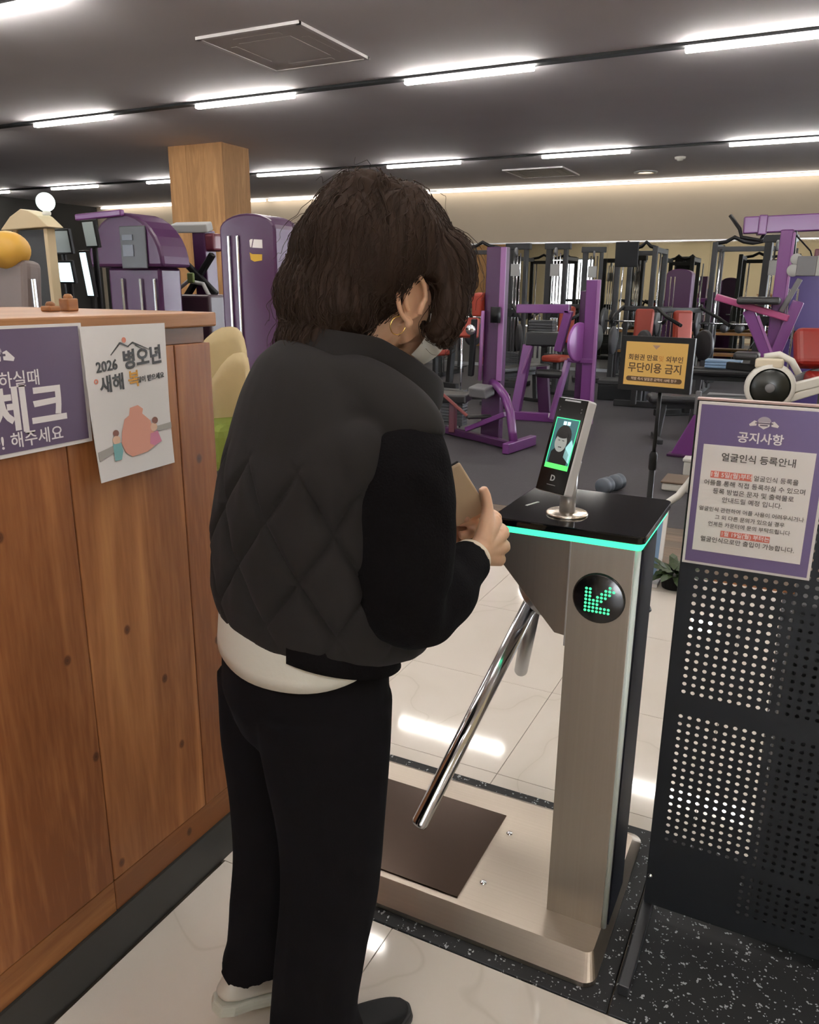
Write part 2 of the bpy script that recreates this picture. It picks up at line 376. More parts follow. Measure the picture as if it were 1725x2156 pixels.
def cassette(x0, x1, y0, y1, label, m):
    t = thing('ceiling_cassette', label, 'air conditioner', ((x0+x1)/2, (y0+y1)/2, CEIL))
    z = CEIL
    MB().box((x0, y0, z-.016), (x1, y1, z)).build('panel', m, t, bevel=.005)
    fr = MB(); w = .035
    fr.box((x0-.01, y0-.01, z-.022), (x1+.01, y0+w-.01, z-.0)); fr.box((x0-.01, y1-w+.01, z-.022), (x1+.01, y1+.01, z)); fr.box((x0-.01, y0, z-.022), (x0+w-.01, y1, z)); fr.box((x1-w+.01, y0, z-.022), (x1+.01, y1, z))
    fr.build('rim', M_white, t)
    g = (x1-x0)*.24
    MB().box((x0+g, y0+g, z-.0185), (x1-g, y1-g, z-.015)).build('intake_grille', m, t, bevel=.002)
    for k in range(4):
        dx, dy = [(0, -1), (0, 1), (-1, 0), (1, 0)][k]; cxm, cym = (x0+x1)/2, (y0+y1)/2; hw, hh = (x1-x0)/2, (y1-y0)/2
        c = (cxm+dx*hw*.72, cym+dy*hh*.72)
        sx, sy = (hw*.9, .06) if dx == 0 else (.06, hh*.9)
        MB().box((c[0]-sx/2, c[1]-sy/2, z-.0185), (c[0]+sx/2, c[1]+sy/2, z-.015)).build('vane', m, t)
    return t
M_cass = mat('cassette_grey', 'E0DCDC', .7); M_cass2 = mat('cassette_pale', 'E6E2DA', .7)
cassette(-4.68, -3.72, 5.52, 6.57, 'flat grey ceiling cassette panel with pale rim, large at the top', M_cass)
cassette(-4.95, -3.95, 13.2, 14.2, 'small far ceiling cassette with open vanes near the far wall strip', M_cass2)
t = thing('downlight', 'round glowing recessed downlight near the far lamp strip', 'ceiling light', (-2.86, 14.3, CEIL))
MB().lathe((-2.86, 14.3, CEIL), [(.19, -.004), (.19, -.02), (.13, -.03), (.13, -.004)], 28).build('trim_ring', M_grey_l, t)
MB().lathe((-2.86, 14.3, CEIL), [(.13, -.012), (.0, -.014)], 28).build('lens', mat('downlight_lens', 'FFE2B8', .5, emit=2.5), t)
t = thing('smoke_detector', 'small white round detector on the ceiling right of the downlight', 'detector', (-2.12, 13.0, CEIL))
MB().lathe((-2.12, 13., CEIL), [(.0, -.055), (.04, -.05), (.05, -.03), (.075, -.025), (.08, 0)], 20).build('housing', M_whitep, t)

# wood-clad pillar in the gym
t = thing('wooden_pillar', 'square pillar clad in pale wood rising to the ceiling', 'pillar', (-8.04, 9.6, 0))
for i in range(3):
    rbox((-8.52+.32*i, 9.3, 0), (-8.52+.32*i+.317, 9.33, CEIL)).build('panel', M_column, t)
rbox((-8.51, 9.331, 0), (-7.57, 9.9, CEIL)).build('core', M_column, t)

# ------------------------------------------------------------------ speckled rubber mats
def mat_thing(name, label, boxes):
    t = thing(name, label, 'mat', ((boxes[0][0]+boxes[0][2])/2, (boxes[0][1]+boxes[0][3])/2, 0))
    for b in boxes: rbox((b[0], b[1], -.011), (b[2], b[3], .003)).build('strip', M_speck, t, bevel=.002)
    return t
mat_thing('rubber_mat', 'black rubber mat with white flecks lying under the steel turnstile', [(-1.21, MAT_Y0+.002, -.215, MAT_Y1-.002)])
mat_thing('rubber_mat', 'black rubber mat with white flecks under the perforated screen', [(-.211, MAT_Y0+.002, RIGHT-.01, MAT_Y1-.002), (TX+.002, MAT_Y1, RIGHT-.01, 4.31)])

# ------------------------------------------------------------------ reception counter
FX = -1.262; CY1 = 1.475
t = thing('reception_counter', 'reddish pine reception counter with black kickboard on the left', 'counter', (-1.6, .5, 0))
rbox((FX-.06, -1.6, 0.0), (FX-.012, CY1-.02, .118)).build('kickboard', M_base, t)
rbox((-1.9, -1.6, .02), (FX-.075, CY1-.022, 1.40)).build('carcass', M_counter, t)
ys = [-1.6, -.86, -.12, .415, 1.045, 1.355, CY1]
for a, b in zip(ys, ys[1:]):
    rbox((FX-.030, a+.0015, .2015), (FX, b-.0015, 1.376)).build('plank', M_counter, t, bevel=.002)
for a, b in zip([-1.6, -.12, 1.045], [-.12, 1.045, CY1]):
    rbox((FX-.034, a+.001, .119), (FX-.001, b-.001, .1995)).build('rail', wood('counter_rail_wood', '7C4C28', 'A06C3E', 'BA8451', axis='Y'), t, bevel=.002)
rbox((FX-.074, CY1-.021, .119), (FX-.035, CY1-.001, 1.376)).build('end_panel', M_counter, t)
rbox((-1.9, CY1-.0205, .02), (FX-.075, CY1-.001, 1.376)).build('end_panel', M_counter, t)
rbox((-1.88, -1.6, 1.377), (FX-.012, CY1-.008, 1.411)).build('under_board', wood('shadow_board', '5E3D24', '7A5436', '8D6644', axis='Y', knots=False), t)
rbox((-1.93, -1.6, 1.412), (FX+.0015, CY1+.025, 1.444)).build('counter_top', M_counter2, t, bevel=.004)
# baseboard strip standing on the floor in front of the counter
bb = rbox((FX-.010, -1.6, .0), (FX+.006, CY1-.02, .119)).build('baseboard_left', M_base); struct(bb)

def frame_axes(yaw, tilt=0.):
    a = Vector((math.cos(yaw), -math.sin(yaw), 0)); n = Vector((-math.sin(yaw)*math.cos(tilt), -math.cos(yaw)*math.cos(tilt), math.sin(tilt)))
    return a, n.cross(a), n
def ellipse_poly(cx_, cy_, rx, ry, n=20, a0=0.): return [(cx_+rx*math.cos(a0+2*PI*k/n), cy_+ry*math.sin(a0+2*PI*k/n)) for k in range(n)]
def patch(name, polys, O, ax, ay, m, parent, d=.0005):
    az = Vector(ax).cross(Vector(ay)); b = MB()
    for p in polys: b.prism(p, O, ax, ay, az, d)
    return b.build(name, m, parent)
def crest(O, ax, ay, s, parent):
    # the club crest: half disc over a shield, a hexagonal fist on either side
    az = Vector(ax).cross(Vector(ay)); O = Vector(O)
    patch('crest_dome', [[(.42*s*math.cos(PI*k/12), .08*s+.34*s*math.sin(PI*k/12)) for k in range(13)]], O, ax, ay, mat('crest_grey', 'B4ACBC', .6), parent)
    patch('crest_shield', [[(-.36*s, .06*s), (-.34*s, -.22*s), (0, -.42*s), (.34*s, -.22*s), (.36*s, .06*s)],
                           [(-.45*s, .08*s), (-.62*s, .14*s), (-.92*s, -.14*s), (-.86*s, -.26*s), (-.46*s, -.2*s)],
                           [(.45*s, .08*s), (.62*s, .14*s), (.92*s, -.14*s), (.86*s, -.26*s), (.46*s, -.2*s)]], O, ax, ay, M_white_ink, parent)
    patch('crest_bars', [[(-.55*s, -.06*s), (.55*s, -.06*s), (.55*s, .02*s), (-.55*s, .02*s)], [(-.24*s, -.2*s), (.24*s, -.2*s), (.24*s, -.12*s), (-.24*s, -.12*s)]], O+az*.0004, ax, ay, mat('crest_dark', '5D5468', .6), parent)

# purple check-in poster on the counter front (reads along +Y)
PX = FX+.0062
t = thing('attendance_poster', 'purple laminated poster with white Korean lettering on the counter', 'poster', (PX, .85, 1.32))
rbox((PX-.003, .56, 1.204), (PX, 1.102, 1.432)).build('sheet', M_white, t)
rbox((PX-.0005, .567, 1.2115), (PX+.0008, 1.0935, 1.4265)).build('purple_panel', M_violet2, t)
qx = PX+.0009
crest((qx, .906, 1.384), Y, Z, .048, t)
text('하실때', .031, M_white_ink, t, (qx, .912, 1.3375), Y, Z, 'LEFT', .006)
text('출석체크', .087, M_white_ink, t, (qx, 1.049, 1.281), Y, Z, 'RIGHT', .030)
text('꼭!', .031, M_white_ink, t, (qx, .910, 1.2305), Y, Z, 'RIGHT', .02)
text('해주세요', .031, M_white_ink, t, (qx, .921, 1.2305), Y, Z, 'LEFT', .008)

# curled white new-year poster overlapping it
t = thing('new_year_poster', 'white new year poster with brush lettering and a pink bag drawing', 'poster', (FX+.01, 1.215, 1.27))
py0, py1, pz0, pz1 = 1.096, 1.322, 1.121, 1.425
def curl(u, v):      # u across 0..1, v down 0..1
    return FX+.0085+.010*max(0, v-.55)**1.5*2.0+.012*(1-u)**3*v+.004*math.sin(PI*u)*v
pb = MB(); nu, nv = 14, 18; vs = []
for s_ in (0, .0012):
    for j in range(nv+1):
        for i in range(nu+1):
            u, v = i/nu, j/nv; vs.append((curl(u, v)-.0012+s_, py0+(py1-py0)*u-.006*v*(u), pz1-(pz1-pz0)*v))
n1 = (nu+1)*(nv+1); fs = []
for j in range(nv):
    for i in range(nu):
        a = j*(nu+1)+i; q = (a, a+1, a+nu+2, a+nu+1); fs += [q, tuple(k+n1 for k in q[::-1])]
pb.add(vs, fs, True); pb.build('sheet', M_white, t)
NY = t
def on_poster(o):    # drape flat print over the curl
    w = WM[NY.name]; wi = w.inverted()
    for v in o.data.vertices:
        p = w @ v.co; u = (p.y-py0)/(py1-py0); vv = (pz1-p.z)/(pz1-pz0); p.x += curl(u, vv)-FX; v.co = wi @ p
    return o
def pp(u, v): return (FX+.0008, py0+(py1-py0)*u, pz1-(pz1-pz0)*v)
M_brush = mat('brush_ink', '2B2A2C', .6)
def stroke(name, pts, w, m):
    b = MB()
    for (a, c, wa, wc) in pts:
        a, c = Vector(pp(*a)), Vector(pp(*c)); d = (c-a).normalized(); n = X.cross(d)
        b.prism([(0, -wa), ((c-a).length, -wc), ((c-a).length, wc), (0, wa)], a, d, n, X, .0005)
    return on_poster(b.build(name, m, t))
stroke('mountain_line', [((.30, .19), (.42, .115), .0008, .0018), ((.42, .115), (.52, .145), .0018, .0009), ((.5, .145), (.57, .118), .0008, .0016), ((.57, .118), (.80, .18), .0016, .0005), ((.60, .135), (.68, .165), .001, .0005)], 1, M_brush)
on_poster(patch('sun_disc', [ellipse_poly(.0, .0, .0055, .0055)], pp(.47, .098), Y, Z, mat('sun_ink', 'D98B78', .6), t))
for s_, sz, u, v, m, bd, al in (('2026', .028, .12, .265, M_brush, .02, 'LEFT'), ('병오년', .041, .43, .240, M_brush, .030, 'LEFT'), ('새해', .036, .14, .385, M_brush, .02, 'LEFT'),
                               ('복', .036, .475, .370, mat('gold_ink', 'D9A24A', .6), .02, 'LEFT'), ('많이 받으세요', .0138, .585, .375, M_brush, .012, 'LEFT'), ('o', .02, .08, .345, mat('sun_ink', 'D98B78', .6), .02, 'LEFT')):
    text(s_, sz, m, t, pp(u, v), (0, 1, .06), Z, al, bd, after=on_poster)
def ppoly(name, uvs, m, dz=0.):
    for uv in uvs: uv = [uv]; on_poster(patch(name, [[((py1-py0)*u, -(pz1-pz0)*v) for u, v in q] for q in uv], (FX+.0008+dz, py0, pz1), Y, Z, m, t))
ppoly('drawn_ground', [[(.02, .80), (.2, .78), (.3, .80), (.02, .86)], [(.72, .71), (.98, .70), (.98, .74), (.8, .745)]], mat('grey_wash', 'A9A6A2', .6))
ppoly('drawn_bag', [[(.33, .70), (.38, .62), (.48, .585), (.6, .60), (.70, .66), (.74, .76), (.72, .84), (.62, .87), (.42, .88), (.34, .84), (.31, .77)], [(.44, .60), (.46, .55), (.56, .54), (.62, .57), (.6, .61)]], mat('bag_pink', 'E2A391', .6), .0003)
ppoly('drawn_heads', [ellipse_poly(.255, .70, .035, .022), ellipse_poly(.76, .665, .038, .024)], mat('hair_brown_ink', '7A4A3C', .6), .0006)
ppoly('drawn_faces', [ellipse_poly(.25, .745, .045, .03), ellipse_poly(.735, .71, .045, .03)], mat('face_ink', 'E8C3AC', .6), .0006)
ppoly('drawn_clothes', [[(.2, .77), (.3, .77), (.31, .83), (.28, .88), (.2, .88)]], mat('teal_ink', '7FB4B8', .6), .0006)
ppoly('drawn_skirt', [[(.68, .75), (.78, .74), (.82, .82), (.72, .84), (.66, .82)]], mat('rose_ink', 'D68AA8', .6), .0006)

# small wooden blocks on the counter top
for dy, h, lb in ((.0, .028, 'tall little wooden block on the counter top'), (-.05, .012, 'low little wooden block on the counter top')):
    t = thing('wooden_block', lb, 'block', (-1.525, 1.31+dy, 1.444))
    MB().box((-1.540, 1.295+dy, 1.4445), (-1.510, 1.325+dy, 1.4445+h)).build('body', M_counter2, t, bevel=.003)
    MB().lathe((-1.525, 1.31+dy, 1.4445+h), [(.009, -.002), (.011, .003), (.007, .009), (.0, .01)], 12).build('knob', M_counter2, t)

# ------------------------------------------------------------------ tripod turnstile
t = thing('tripod_turnstile', 'brushed steel tripod turnstile with black glass top and green light edge', 'turnstile', (-.45, 1.72, 0))
bx0, bx1, by0, by1 = -1.15, -.254, 1.440, 2.004
bp_ = MB()
def rrect(x0, y0, x1, y1, r, n=6):
    out = []
    for cx_, cy_, a in ((x1-r, y1-r, 0), (x0+r, y1-r, PI/2), (x0+r, y0+r, PI), (x1-r, y0+r, 1.5*PI)):
        out += [(cx_+r*math.cos(a+PI/2*k/n), cy_+r*math.sin(a+PI/2*k/n)) for k in range(n+1)]
    return out
lo, hi = rrect(bx0, by0, bx1, by1, .03), rrect(bx0+.052, by0+.052, bx1-.018, by1-.052, .02)
n = len(lo)
bp_.add([(x, y, .004) for x, y in lo]+[(x, y, .016) for x, y in lo]+[(x, y, .05) for x, y in hi],
        [tuple(range(n))[::-1], tuple(range(2*n, 3*n))]+[(i+k*n, (i+1) % n+k*n, (i+1) % n+(k+1)*n, i+(k+1)*n) for k in (0, 1) for i in range(n)])
bp_.build('base_plate', M_steelx, t)
rbox((-1.05, 1.512, .046), (-.613, 1.866, .0535)).build('tread_panel', mat('bronze_tread', '4A3A30', .22, .7, noise_amt=.06, noise_scale=3), t)
for x, y in ((-.580, 1.800), (-.575, 1.590), (-1.08, 1.80), (-1.08, 1.59)):
    MB().lathe((x, y, .05), [(.009, 0), (.009, .002), (.005, .005), (0, .005)], 12).build('screw', M_chrome, t)
px0, px1, py0_, py1_ = -.405, -.262, 1.578, 1.752
pst = MB(); pol = [(px0, py0_), (px1-.012, py0_)]+[(px1-.012+.012*math.sin(a), py0_+.012-.012*math.cos(a)) for a in (.4, .8, 1.2, PI/2)]+[(px1, py1_), (px0, py1_)]
pst.prism(pol, (0, 0, .05), X, Y, Z, .942); pst.build('post', M_steel, t)
rbox((px1-.0005, py0_+.014, .055), (px1+.0035, py1_-.004, .99)).build('side_panel', mat('navy_black', '0A0C14', .5, spec=.15), t)
MB().tube([(px1-.006, py0_+.0055, .052), (px1-.006, py0_+.0055, .990)], .0068, 14).build('edge_strip', mat('pale_edge', 'DCEBEC', .35), t)  # pale tube along the right front corner, bright by its own colour
rbox((px0-.003, py0_-.0015, .30+.45), (px0+.0, py0_+.02, .992)).build('edge_trim', M_alu, t)
hz = MB(); hpol = [(-.406, 1.0), (-.572, 1.0), (-.572, .915), (-.553, .893), (-.437, .765), (-.408, .762)]
hz.prism([(x, z) for x, z in hpol], (0, 1.600, 0), X, Z, Y, .21); hz.build('mechanism_housing', steel('brushed_steel_dark', '8A827B', .3, streak=.03), t, bevel=.003)
# hub and two arms of the tripod
hub = Vector((-.497, 1.712, .818)); hd = Vector((-.72, .0, -.69)).normalized()
MB().cyl(hub-hd*.005, hub+hd*.035, .052, 28).build('hub', M_alu, t, bevel=.004)
h1 = hub+hd*.03
for nm, E_ in (('arm', Vector((-.676, 1.412, .302))), ('arm', Vector((-.655, 2.06, .41)))):
    d = (E_-h1).normalized(); tip = E_
    b = MB(); b.tube([h1+d*.0, tip-d*.012, tip-d*.004, tip], [.0195, .0195, .0175, .011], 20); a_ = b.build(nm, M_chrome if E_.y < 1.7 else M_alu, t)
# glass lid with lit edge
lx0, lx1, ly0, ly1 = -.585, -.254, 1.566, 1.905
MB().prism(rrect(lx0+.006, ly0+.006, lx1-.006, ly1-.006, .014), (0, 0, .992), X, Y, Z, .014).build('light_strip', M_green_led, t)
MB().prism(rrect(lx0, ly0, lx1, ly1, .018), (0, 0, 1.0062), X, Y, Z, .017).build('glass_lid', mat('black_glass', '0B0C0E', .06), t, bevel=.003)
MB().beam((-.545, 1.69, 1.0236), (-.53, 1.735, 1.0236), .006, .0008).build('card_mark', M_grey_l, t)
# round arrow display
dsc = MB(); dsc.lathe((-.339, py0_, .874), [(.0, .006), (.052, .006), (.0555, .003), (.0565, -.001)], 40, ax=(0, -1, 0)); dd = dsc.build('display_disc', mat('display_black', '0C0D0F', .25), t)
cells = [(0, 6), (1, 6), (0, 5), (1, 5), (0, 4), (1, 4), (0, 3), (1, 3), (2, 3), (3, 3), (0, 2), (1, 2), (2, 2), (3, 2)]+[(i, 1) for i in range(7)]+[(i, 0) for i in range(7)]
cells += [(6, 7), (7, 6), (5, 6), (6, 6), (4, 5), (5, 5), (6, 5), (3, 4), (4, 4), (5, 4), (4, 3)]
for i, j in cells:
    MB().lathe((-.339-.026+i*.0082, py0_-.006, .874-.029+j*.0082), [(.0, .0012), (.0028, .0008), (.0034, -.0005)], 8, ax=(0, -1, 0)).build('light_dot', M_green_dot, dd)

# ------------------------------------------------------------------ face recognition terminal
t = thing('face_terminal', 'slim black face recognition terminal on a silver pole above the turnstile', 'terminal', (-.443, 1.667, 1.023))
a, u, n = frame_axes(.450, .298); Cc = Vector((-.462, 1.66, 1.176)); w, h, d = .085, .21, .028
MB().lathe((-.443, 1.667, 1.0233), [(.0, .0), (.046, .0), (.046, .003), (.043, .006), (.016, .007)], 32).build('flange', mat('warm_silver', 'D8CDBE', .25, .9), t)
MB().cyl((-.443, 1.667, 1.028), (-.443, 1.675, 1.125), .0175, 24).build('pole', mat('pole_silver', 'BFC0C4', .3, .6), t)
MB().obox(Vector((-.443, 1.680, 1.128)), a, n, u, .03, .03, .035).build('hinge', M_alu, t, bevel=.004)
MB().obox(Cc-n*d/2, a, u, n, w, h, d).build('case', mat('terminal_silver', 'CFCFD4', .4, .1), t, bevel=.004)
fc = MB().obox(Cc+n*.0004, a, u, n, w-.004, h-.004, .0024).build('front_glass', mat('terminal_glass', '0A0B0D', .12), t, bevel=.0008)
scx, scy, sw, sh = .001, .004, .066, .112
so = Cc+n*.0017+a*scx+u*scy
def sp(name, polys, m, k=0): return patch(name, polys, so+n*.0003*k, a, u, m, t, .0003)
R4 = lambda x0, y0, x1, y1: [(x0, y0), (x1, y0), (x1, y1), (x0, y1)]
sp('screen', [R4(-sw/2, -sh/2, sw/2, sh/2)], mat('screen_teal', '2E5B60', .3, emit=.5))
sp('screen_border', [R4(-sw/2, -sh/2, -sw/2+.002, sh/2), R4(sw/2-.002, -sh/2, sw/2, sh/2), R4(-sw/2, sh/2-.002, sw/2, sh/2)], mat('screen_green', '35C98A', .4, emit=.8), 1)
sp('screen_bar', [R4(-sw/2, -sh/2, sw/2, -sh/2+.011)], mat('screen_bar_green', '4CD05A', .4, emit=.9), 1)
sp('screen_clothes', [[(-.026, -.045), (.024, -.045), (.025, -.02), (.012, -.008), (-.014, -.008), (-.025, -.02)]], mat('screen_black', '0C1012', .3, emit=.02), 1)
sp('screen_hair', [ellipse_poly(-.001, .016, .0215, .025)], mat('screen_hair', '17181A', .3, emit=.02), 2)
sp('screen_face', [ellipse_poly(-.004, .002, .0165, .0205)], mat('screen_face', '8B8F8C', .3, emit=.45), 3)
sp('screen_features', [R4(-.012, .006, -.007, .0075), R4(-.001, .006, .005, .0075), R4(-.008, -.009, .001, -.007), ellipse_poly(-.003, .019, .0165, .0075)], mat('screen_hair', '17181A', .3), 4)
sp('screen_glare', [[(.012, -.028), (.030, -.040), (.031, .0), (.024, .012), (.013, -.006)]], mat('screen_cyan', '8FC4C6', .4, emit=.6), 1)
for q_ in (-.0055, .0055): sp('screen_digits', [R4(q_-.0042, .041, q_+.0042, .049)], mat('screen_text', 'BFE8F2', .4, emit=.8), 2)
patch('camera_slot', [R4(-.022, .097, .022, .1005)], Cc+n*.0017, a, u, M_alu, t)
patch('sensor_dots', [ellipse_poly(x, y, .0014, .0014, 8) for x in (-.030, .030) for y in (.083, .076)], Cc+n*.0017, a, u, M_grey, t)
text('D', .018, M_grey_l, t, Cc+n*.0018-u*.073, a, u, 'CENTER', .02, name='emblem')
patch('emblem_line', [R4(-.012, -.0885, .012, -.0868)], Cc+n*.0017, a, u, M_grey, t)

# ------------------------------------------------------------------ perforated black screen
t = thing('perforated_screen', 'black perforated metal screen standing right of the turnstile', 'screen', (.35, 1.73, 0))
SX0, SX1, SZ0, SZ1 = -.2, .95, .035, 1.286
hb = MB(); pit = .0195; x_s = SX0+.026
def sheet_cell(b, x, z, s, r, y):
    o = len(b.v); k = 8
    ring = [(x+r*math.cos(2*PI*i/k+PI/8), y, z+r*math.sin(2*PI*i/k+PI/8)) for i in range(k)]
    hs = s/2
    sq = [(x+hs, y, z+hs*.414), (x+hs*.414, y, z+hs), (x-hs*.414, y, z+hs), (x-hs, y, z+hs*.414), (x-hs, y, z-hs*.414), (x-hs*.414, y, z-hs), (x+hs*.414, y, z-hs), (x+hs, y, z-hs*.414)]
    co = [(x+hs, y, z+hs), (x-hs, y, z+hs), (x-hs, y, z-hs), (x+hs, y, z-hs)]
    b.v += [Vector(p) for p in ring+sq+co]
    f = [(i, (i+1) % 8, 8+(i+1) % 8, 8+i) for i in range(8)]
    # align ring vertex i (angle pi/8+i*pi/4) with square vertex order
    f = [(o+i, o+(i+1) % 8, o+8+(i+1) % 8, o+8+i) for i in range(8)]
    f += [(o+8, o+9, o+16), (o+10, o+11, o+17), (o+12, o+13, o+18), (o+14, o+15, o+19)]
    b.f += f; b.sm += [False]*len(f)
cols = int((SX1-.026-x_s)/pit)
zrows = [.232+pit*k for k in range(18)]+[.626+pit*k for k in range(32)]
zrows2 = [.09+pit*k for k in range(6)]
def solid(b, x0, z0, x1, z1, y): b.add([(x0, y, z0), (x1, y, z0), (x1, y, z1), (x0, y, z1)], [(0, 1, 2, 3)])
YS = 1.7295
xe = x_s+cols*pit
bottom_z = .232-pit/2
for z in zrows:
    for c in range(cols): sheet_cell(hb, x_s+pit*(c+.5), z, pit, .0049, YS)
for z in zrows2[:6]:
    for c in range(9, cols): sheet_cell(hb, x_s+pit*(c+.5), z+.003, pit, .0049, YS)
lowx = x_s+9*pit
solid(hb, SX0, SZ0, lowx, bottom_z, YS); solid(hb, lowx, SZ0, SX1, zrows2[0]+.003-pit/2, YS); solid(hb, lowx, zrows2[5]+.003+pit/2, SX1, bottom_z, YS)
solid(hb, SX0, zrows[17]+pit/2, SX1, zrows[18]-pit/2, YS)
ztop = zrows[-1]+pit/2
solid(hb, SX0, ztop, SX1, SZ1, YS); za, zb_ = zrows[17]+pit/2, zrows[18]-pit/2
for q0, q1 in ((bottom_z, za), (zb_, ztop)): solid(hb, SX0, q0, x_s, q1, YS); solid(hb, xe, q0, SX1, q1, YS)
ps = hb.build('perforated_sheet', mat('screen_paint', '0B0C0E', .6, spec=.2), t)
so_ = ps.modifiers.new('thickness', 'SOLIDIFY'); so_.thickness = .0016
fr = MB(); q = .014
fr.box((SX0-.002, 1.731, SZ0), (SX0+q, 1.748, SZ1)); fr.box((SX1-q, 1.731, SZ0), (SX1, 1.748, SZ1)); fr.box((SX0, 1.731, SZ1-q), (SX1, 1.748, SZ1)); fr.box((SX0, 1.731, SZ0), (SX1, 1.748, SZ0+q))
fr.build('frame', M_blackm, t, bevel=.002)
rbox((SX0-.002, 1.727, SZ1+.0002), (SX1, 1.749, SZ1+.004)).build('top_edge', mat('pinkish_edge', 'A58A86', .5), t)
for x in (SX0+.008, SX1-.008):
    lg = MB(); lg.box((x-.012, 1.46, .004), (x+.012, 1.775, .03)); lg.box((x-.010, 1.749, .03), (x+.010, 1.765, .35)); lg.build('foot', mat('leg_paint', '2A2B2F', .45), t, bevel=.002)
MB().lathe((SX0+.008, YS-.001, .118), [(0, .006), (.005, .005), (.006, 0)], 12, ax=(0, -1, 0)).build('bolt', M_chrome, t)

t = thing('storage_cabinet', 'black cabinet glimpsed through the right holes of the perforated screen', 'cabinet', (.6, 1.95, 0))
rbox((.035, 1.835, .004), (1.2, 2.04, .84)).build('body', M_blackm, t, bevel=.004)
for k in range(2):
    dr_ = rbox((.05+.58*k, 1.82, .03), (.61+.58*k, 1.834, .82)).build('door', M_blackm, t, bevel=.003); MB().cyl((.56+.1*k, 1.815, .40), (.56+.1*k, 1.815, .50), .005, 8).build('handle', M_grey, dr_)

# notice board on the screen
t = thing('notice_board', 'purple framed white notice sheet on top of the perforated screen', 'notice', (-.07, 1.715, 1.11))
bw0, bw1, bz0, bz1, by = -.197, .052, .935, 1.284, 1.7275
rbox((bw0, by-.006, bz0), (bw1, by, bz1)).build('white_border', M_white, t)
rbox((bw0+.0055, by-.0068, bz0+.0055), (bw1-.0055, by-.003, bz1-.0055)).build('purple_panel', M_violet, t)
rbox((-.179, by-.0076, .967), (.031, by-.004, 1.197)).build('white_sheet', M_white, t)
fy = by-.0078; cx_ = -.074
crest((-.070, by-.0070, 1.249), X, Z, .030, t)
text('공지사항', .0235, M_white_ink, t, (-.0735, by-.0070, 1.2155), X, Z, 'CENTER', .02)
text('얼굴인식 등록안내', .0185, M_ink, t, (-.072, fy, 1.172), X, Z, 'CENTER', .012)
for q_ in (R4(-.159, 1.128, -.079, 1.1425), R4(-.126, 1.003, -.031, 1.0165)): patch('highlight_bar', [q_], (0, fy+.0002, 0), X, Z, M_pink_ink, t)
text('1월 5일(월)부터', .0125, M_white_ink, t, (-.119, fy-.0004, 1.135), X, Z, 'CENTER', .012)
text('얼굴인식 등록을', .0125, M_ink, t, (-.0765, fy, 1.1345), X, Z, 'LEFT', .0)
for s_, z, sz in (('어플을 통해 직접 등록하실 수 있으며', 1.1165, .0127), ('등록 방법은 문자 및 출력물로', 1.0995, .0127), ('안내드릴 예정 입니다.', 1.0825, .0127),
                  ('얼굴인식 관련하여 어플 사용이 어려우시거나', 1.0600, .0108), ('그 외 다른 문의가 있으실 경우', 1.0440, .0108), ('언제든 카운터에 문의 부탁드립니다', 1.0285, .0108),
                  ('얼굴인식으로만 출입이 가능합니다.', .9935, .0125)):
    text(s_, sz, M_ink, t, (-.074, fy, z), X, Z, 'CENTER', .002)
text('1월 19일(월) 부터는', .0115, M_white_ink, t, (-.0785, fy-.0004, 1.0098), X, Z, 'CENTER', .012)

# yellow warning sign on a slim black stand
t = thing('sign_stand', 'yellow warning sign in a black frame on a slim black pole', 'sign', (-.60, 3.76, 0))
a, u, n = frame_axes(.198, .022); Sc = Vector((-.628, 3.70, 1.185))
MB().obox(Sc-n*.010, a, u, n, .335, .243, .02).build('frame', M_black, t, bevel=.002)
MB().obox(Sc+n*.0005, a, u, n, .283, .193, .002).build('yellow_sheet', M_yellow, t)
f0 = Sc+n*.0017
text('회원권 만료', .0285, M_ink_b, t, f0-a*.127+u*.026, a, u, 'LEFT', .02)
text('및', .027, mat('faded_orange_ink', 'BE7F36', .6), t, f0+a*.026+u*.024, a, u, 'CENTER', .01)
text('외부인', .0285, M_ink_b, t, f0+a*.048+u*.024, a, u, 'LEFT', .02)
text('무단이용 금지', .0465, M_ink_b, t, f0-u*.020, a, u, 'CENTER', .016, sx=.93)
pil = [(-.118+.011*math.cos(q), .011*math.sin(q)) for q in np.linspace(PI/2, 1.5*PI, 9)]+[(.118+.011*math.cos(q), .011*math.sin(q)) for q in np.linspace(-PI/2, PI/2, 9)]
patch('dark_bar', [pil], f0-u*.068, a, u, M_ink_b, t)
text('적발 즉시 일일권 금액의 10배 청구', .0148, mat('pale_ink', 'E3CBB8', .6), t, f0+n*.0005-u*.068, a, u, 'CENTER', .004)
patch('sign_emblem', [[(-.018, .006), (.018, .006), (.0, -.012)]], f0+u*.078, a, u, mat('emblem_mauve', 'A98A78', .6), t)
sb = Vector((-.603, 3.735, 0))
MB().cyl(sb+Z*.02, sb+Z*.75, .014, 14).build('lower_pole', M_black, t); MB().cyl(sb+Z*.75, (-.60, 3.735, 1.1), .009, 14).build('upper_pole', M_black, t)
MB().lathe(sb, [(.017, .70), (.019, .71), (.019, .77), (.012, .785)], 16).build('collar', M_black, t)
MB().obox(Vector((-.602, 3.727, 1.075)), a, n, u, .07, .02, .03).build('clamp', M_black, t)
MB().lathe(sb, [(0, .024), (.03, .022), (.055, .014), (.06, .001), (0, .001)], 28).build('base', M_black, t)

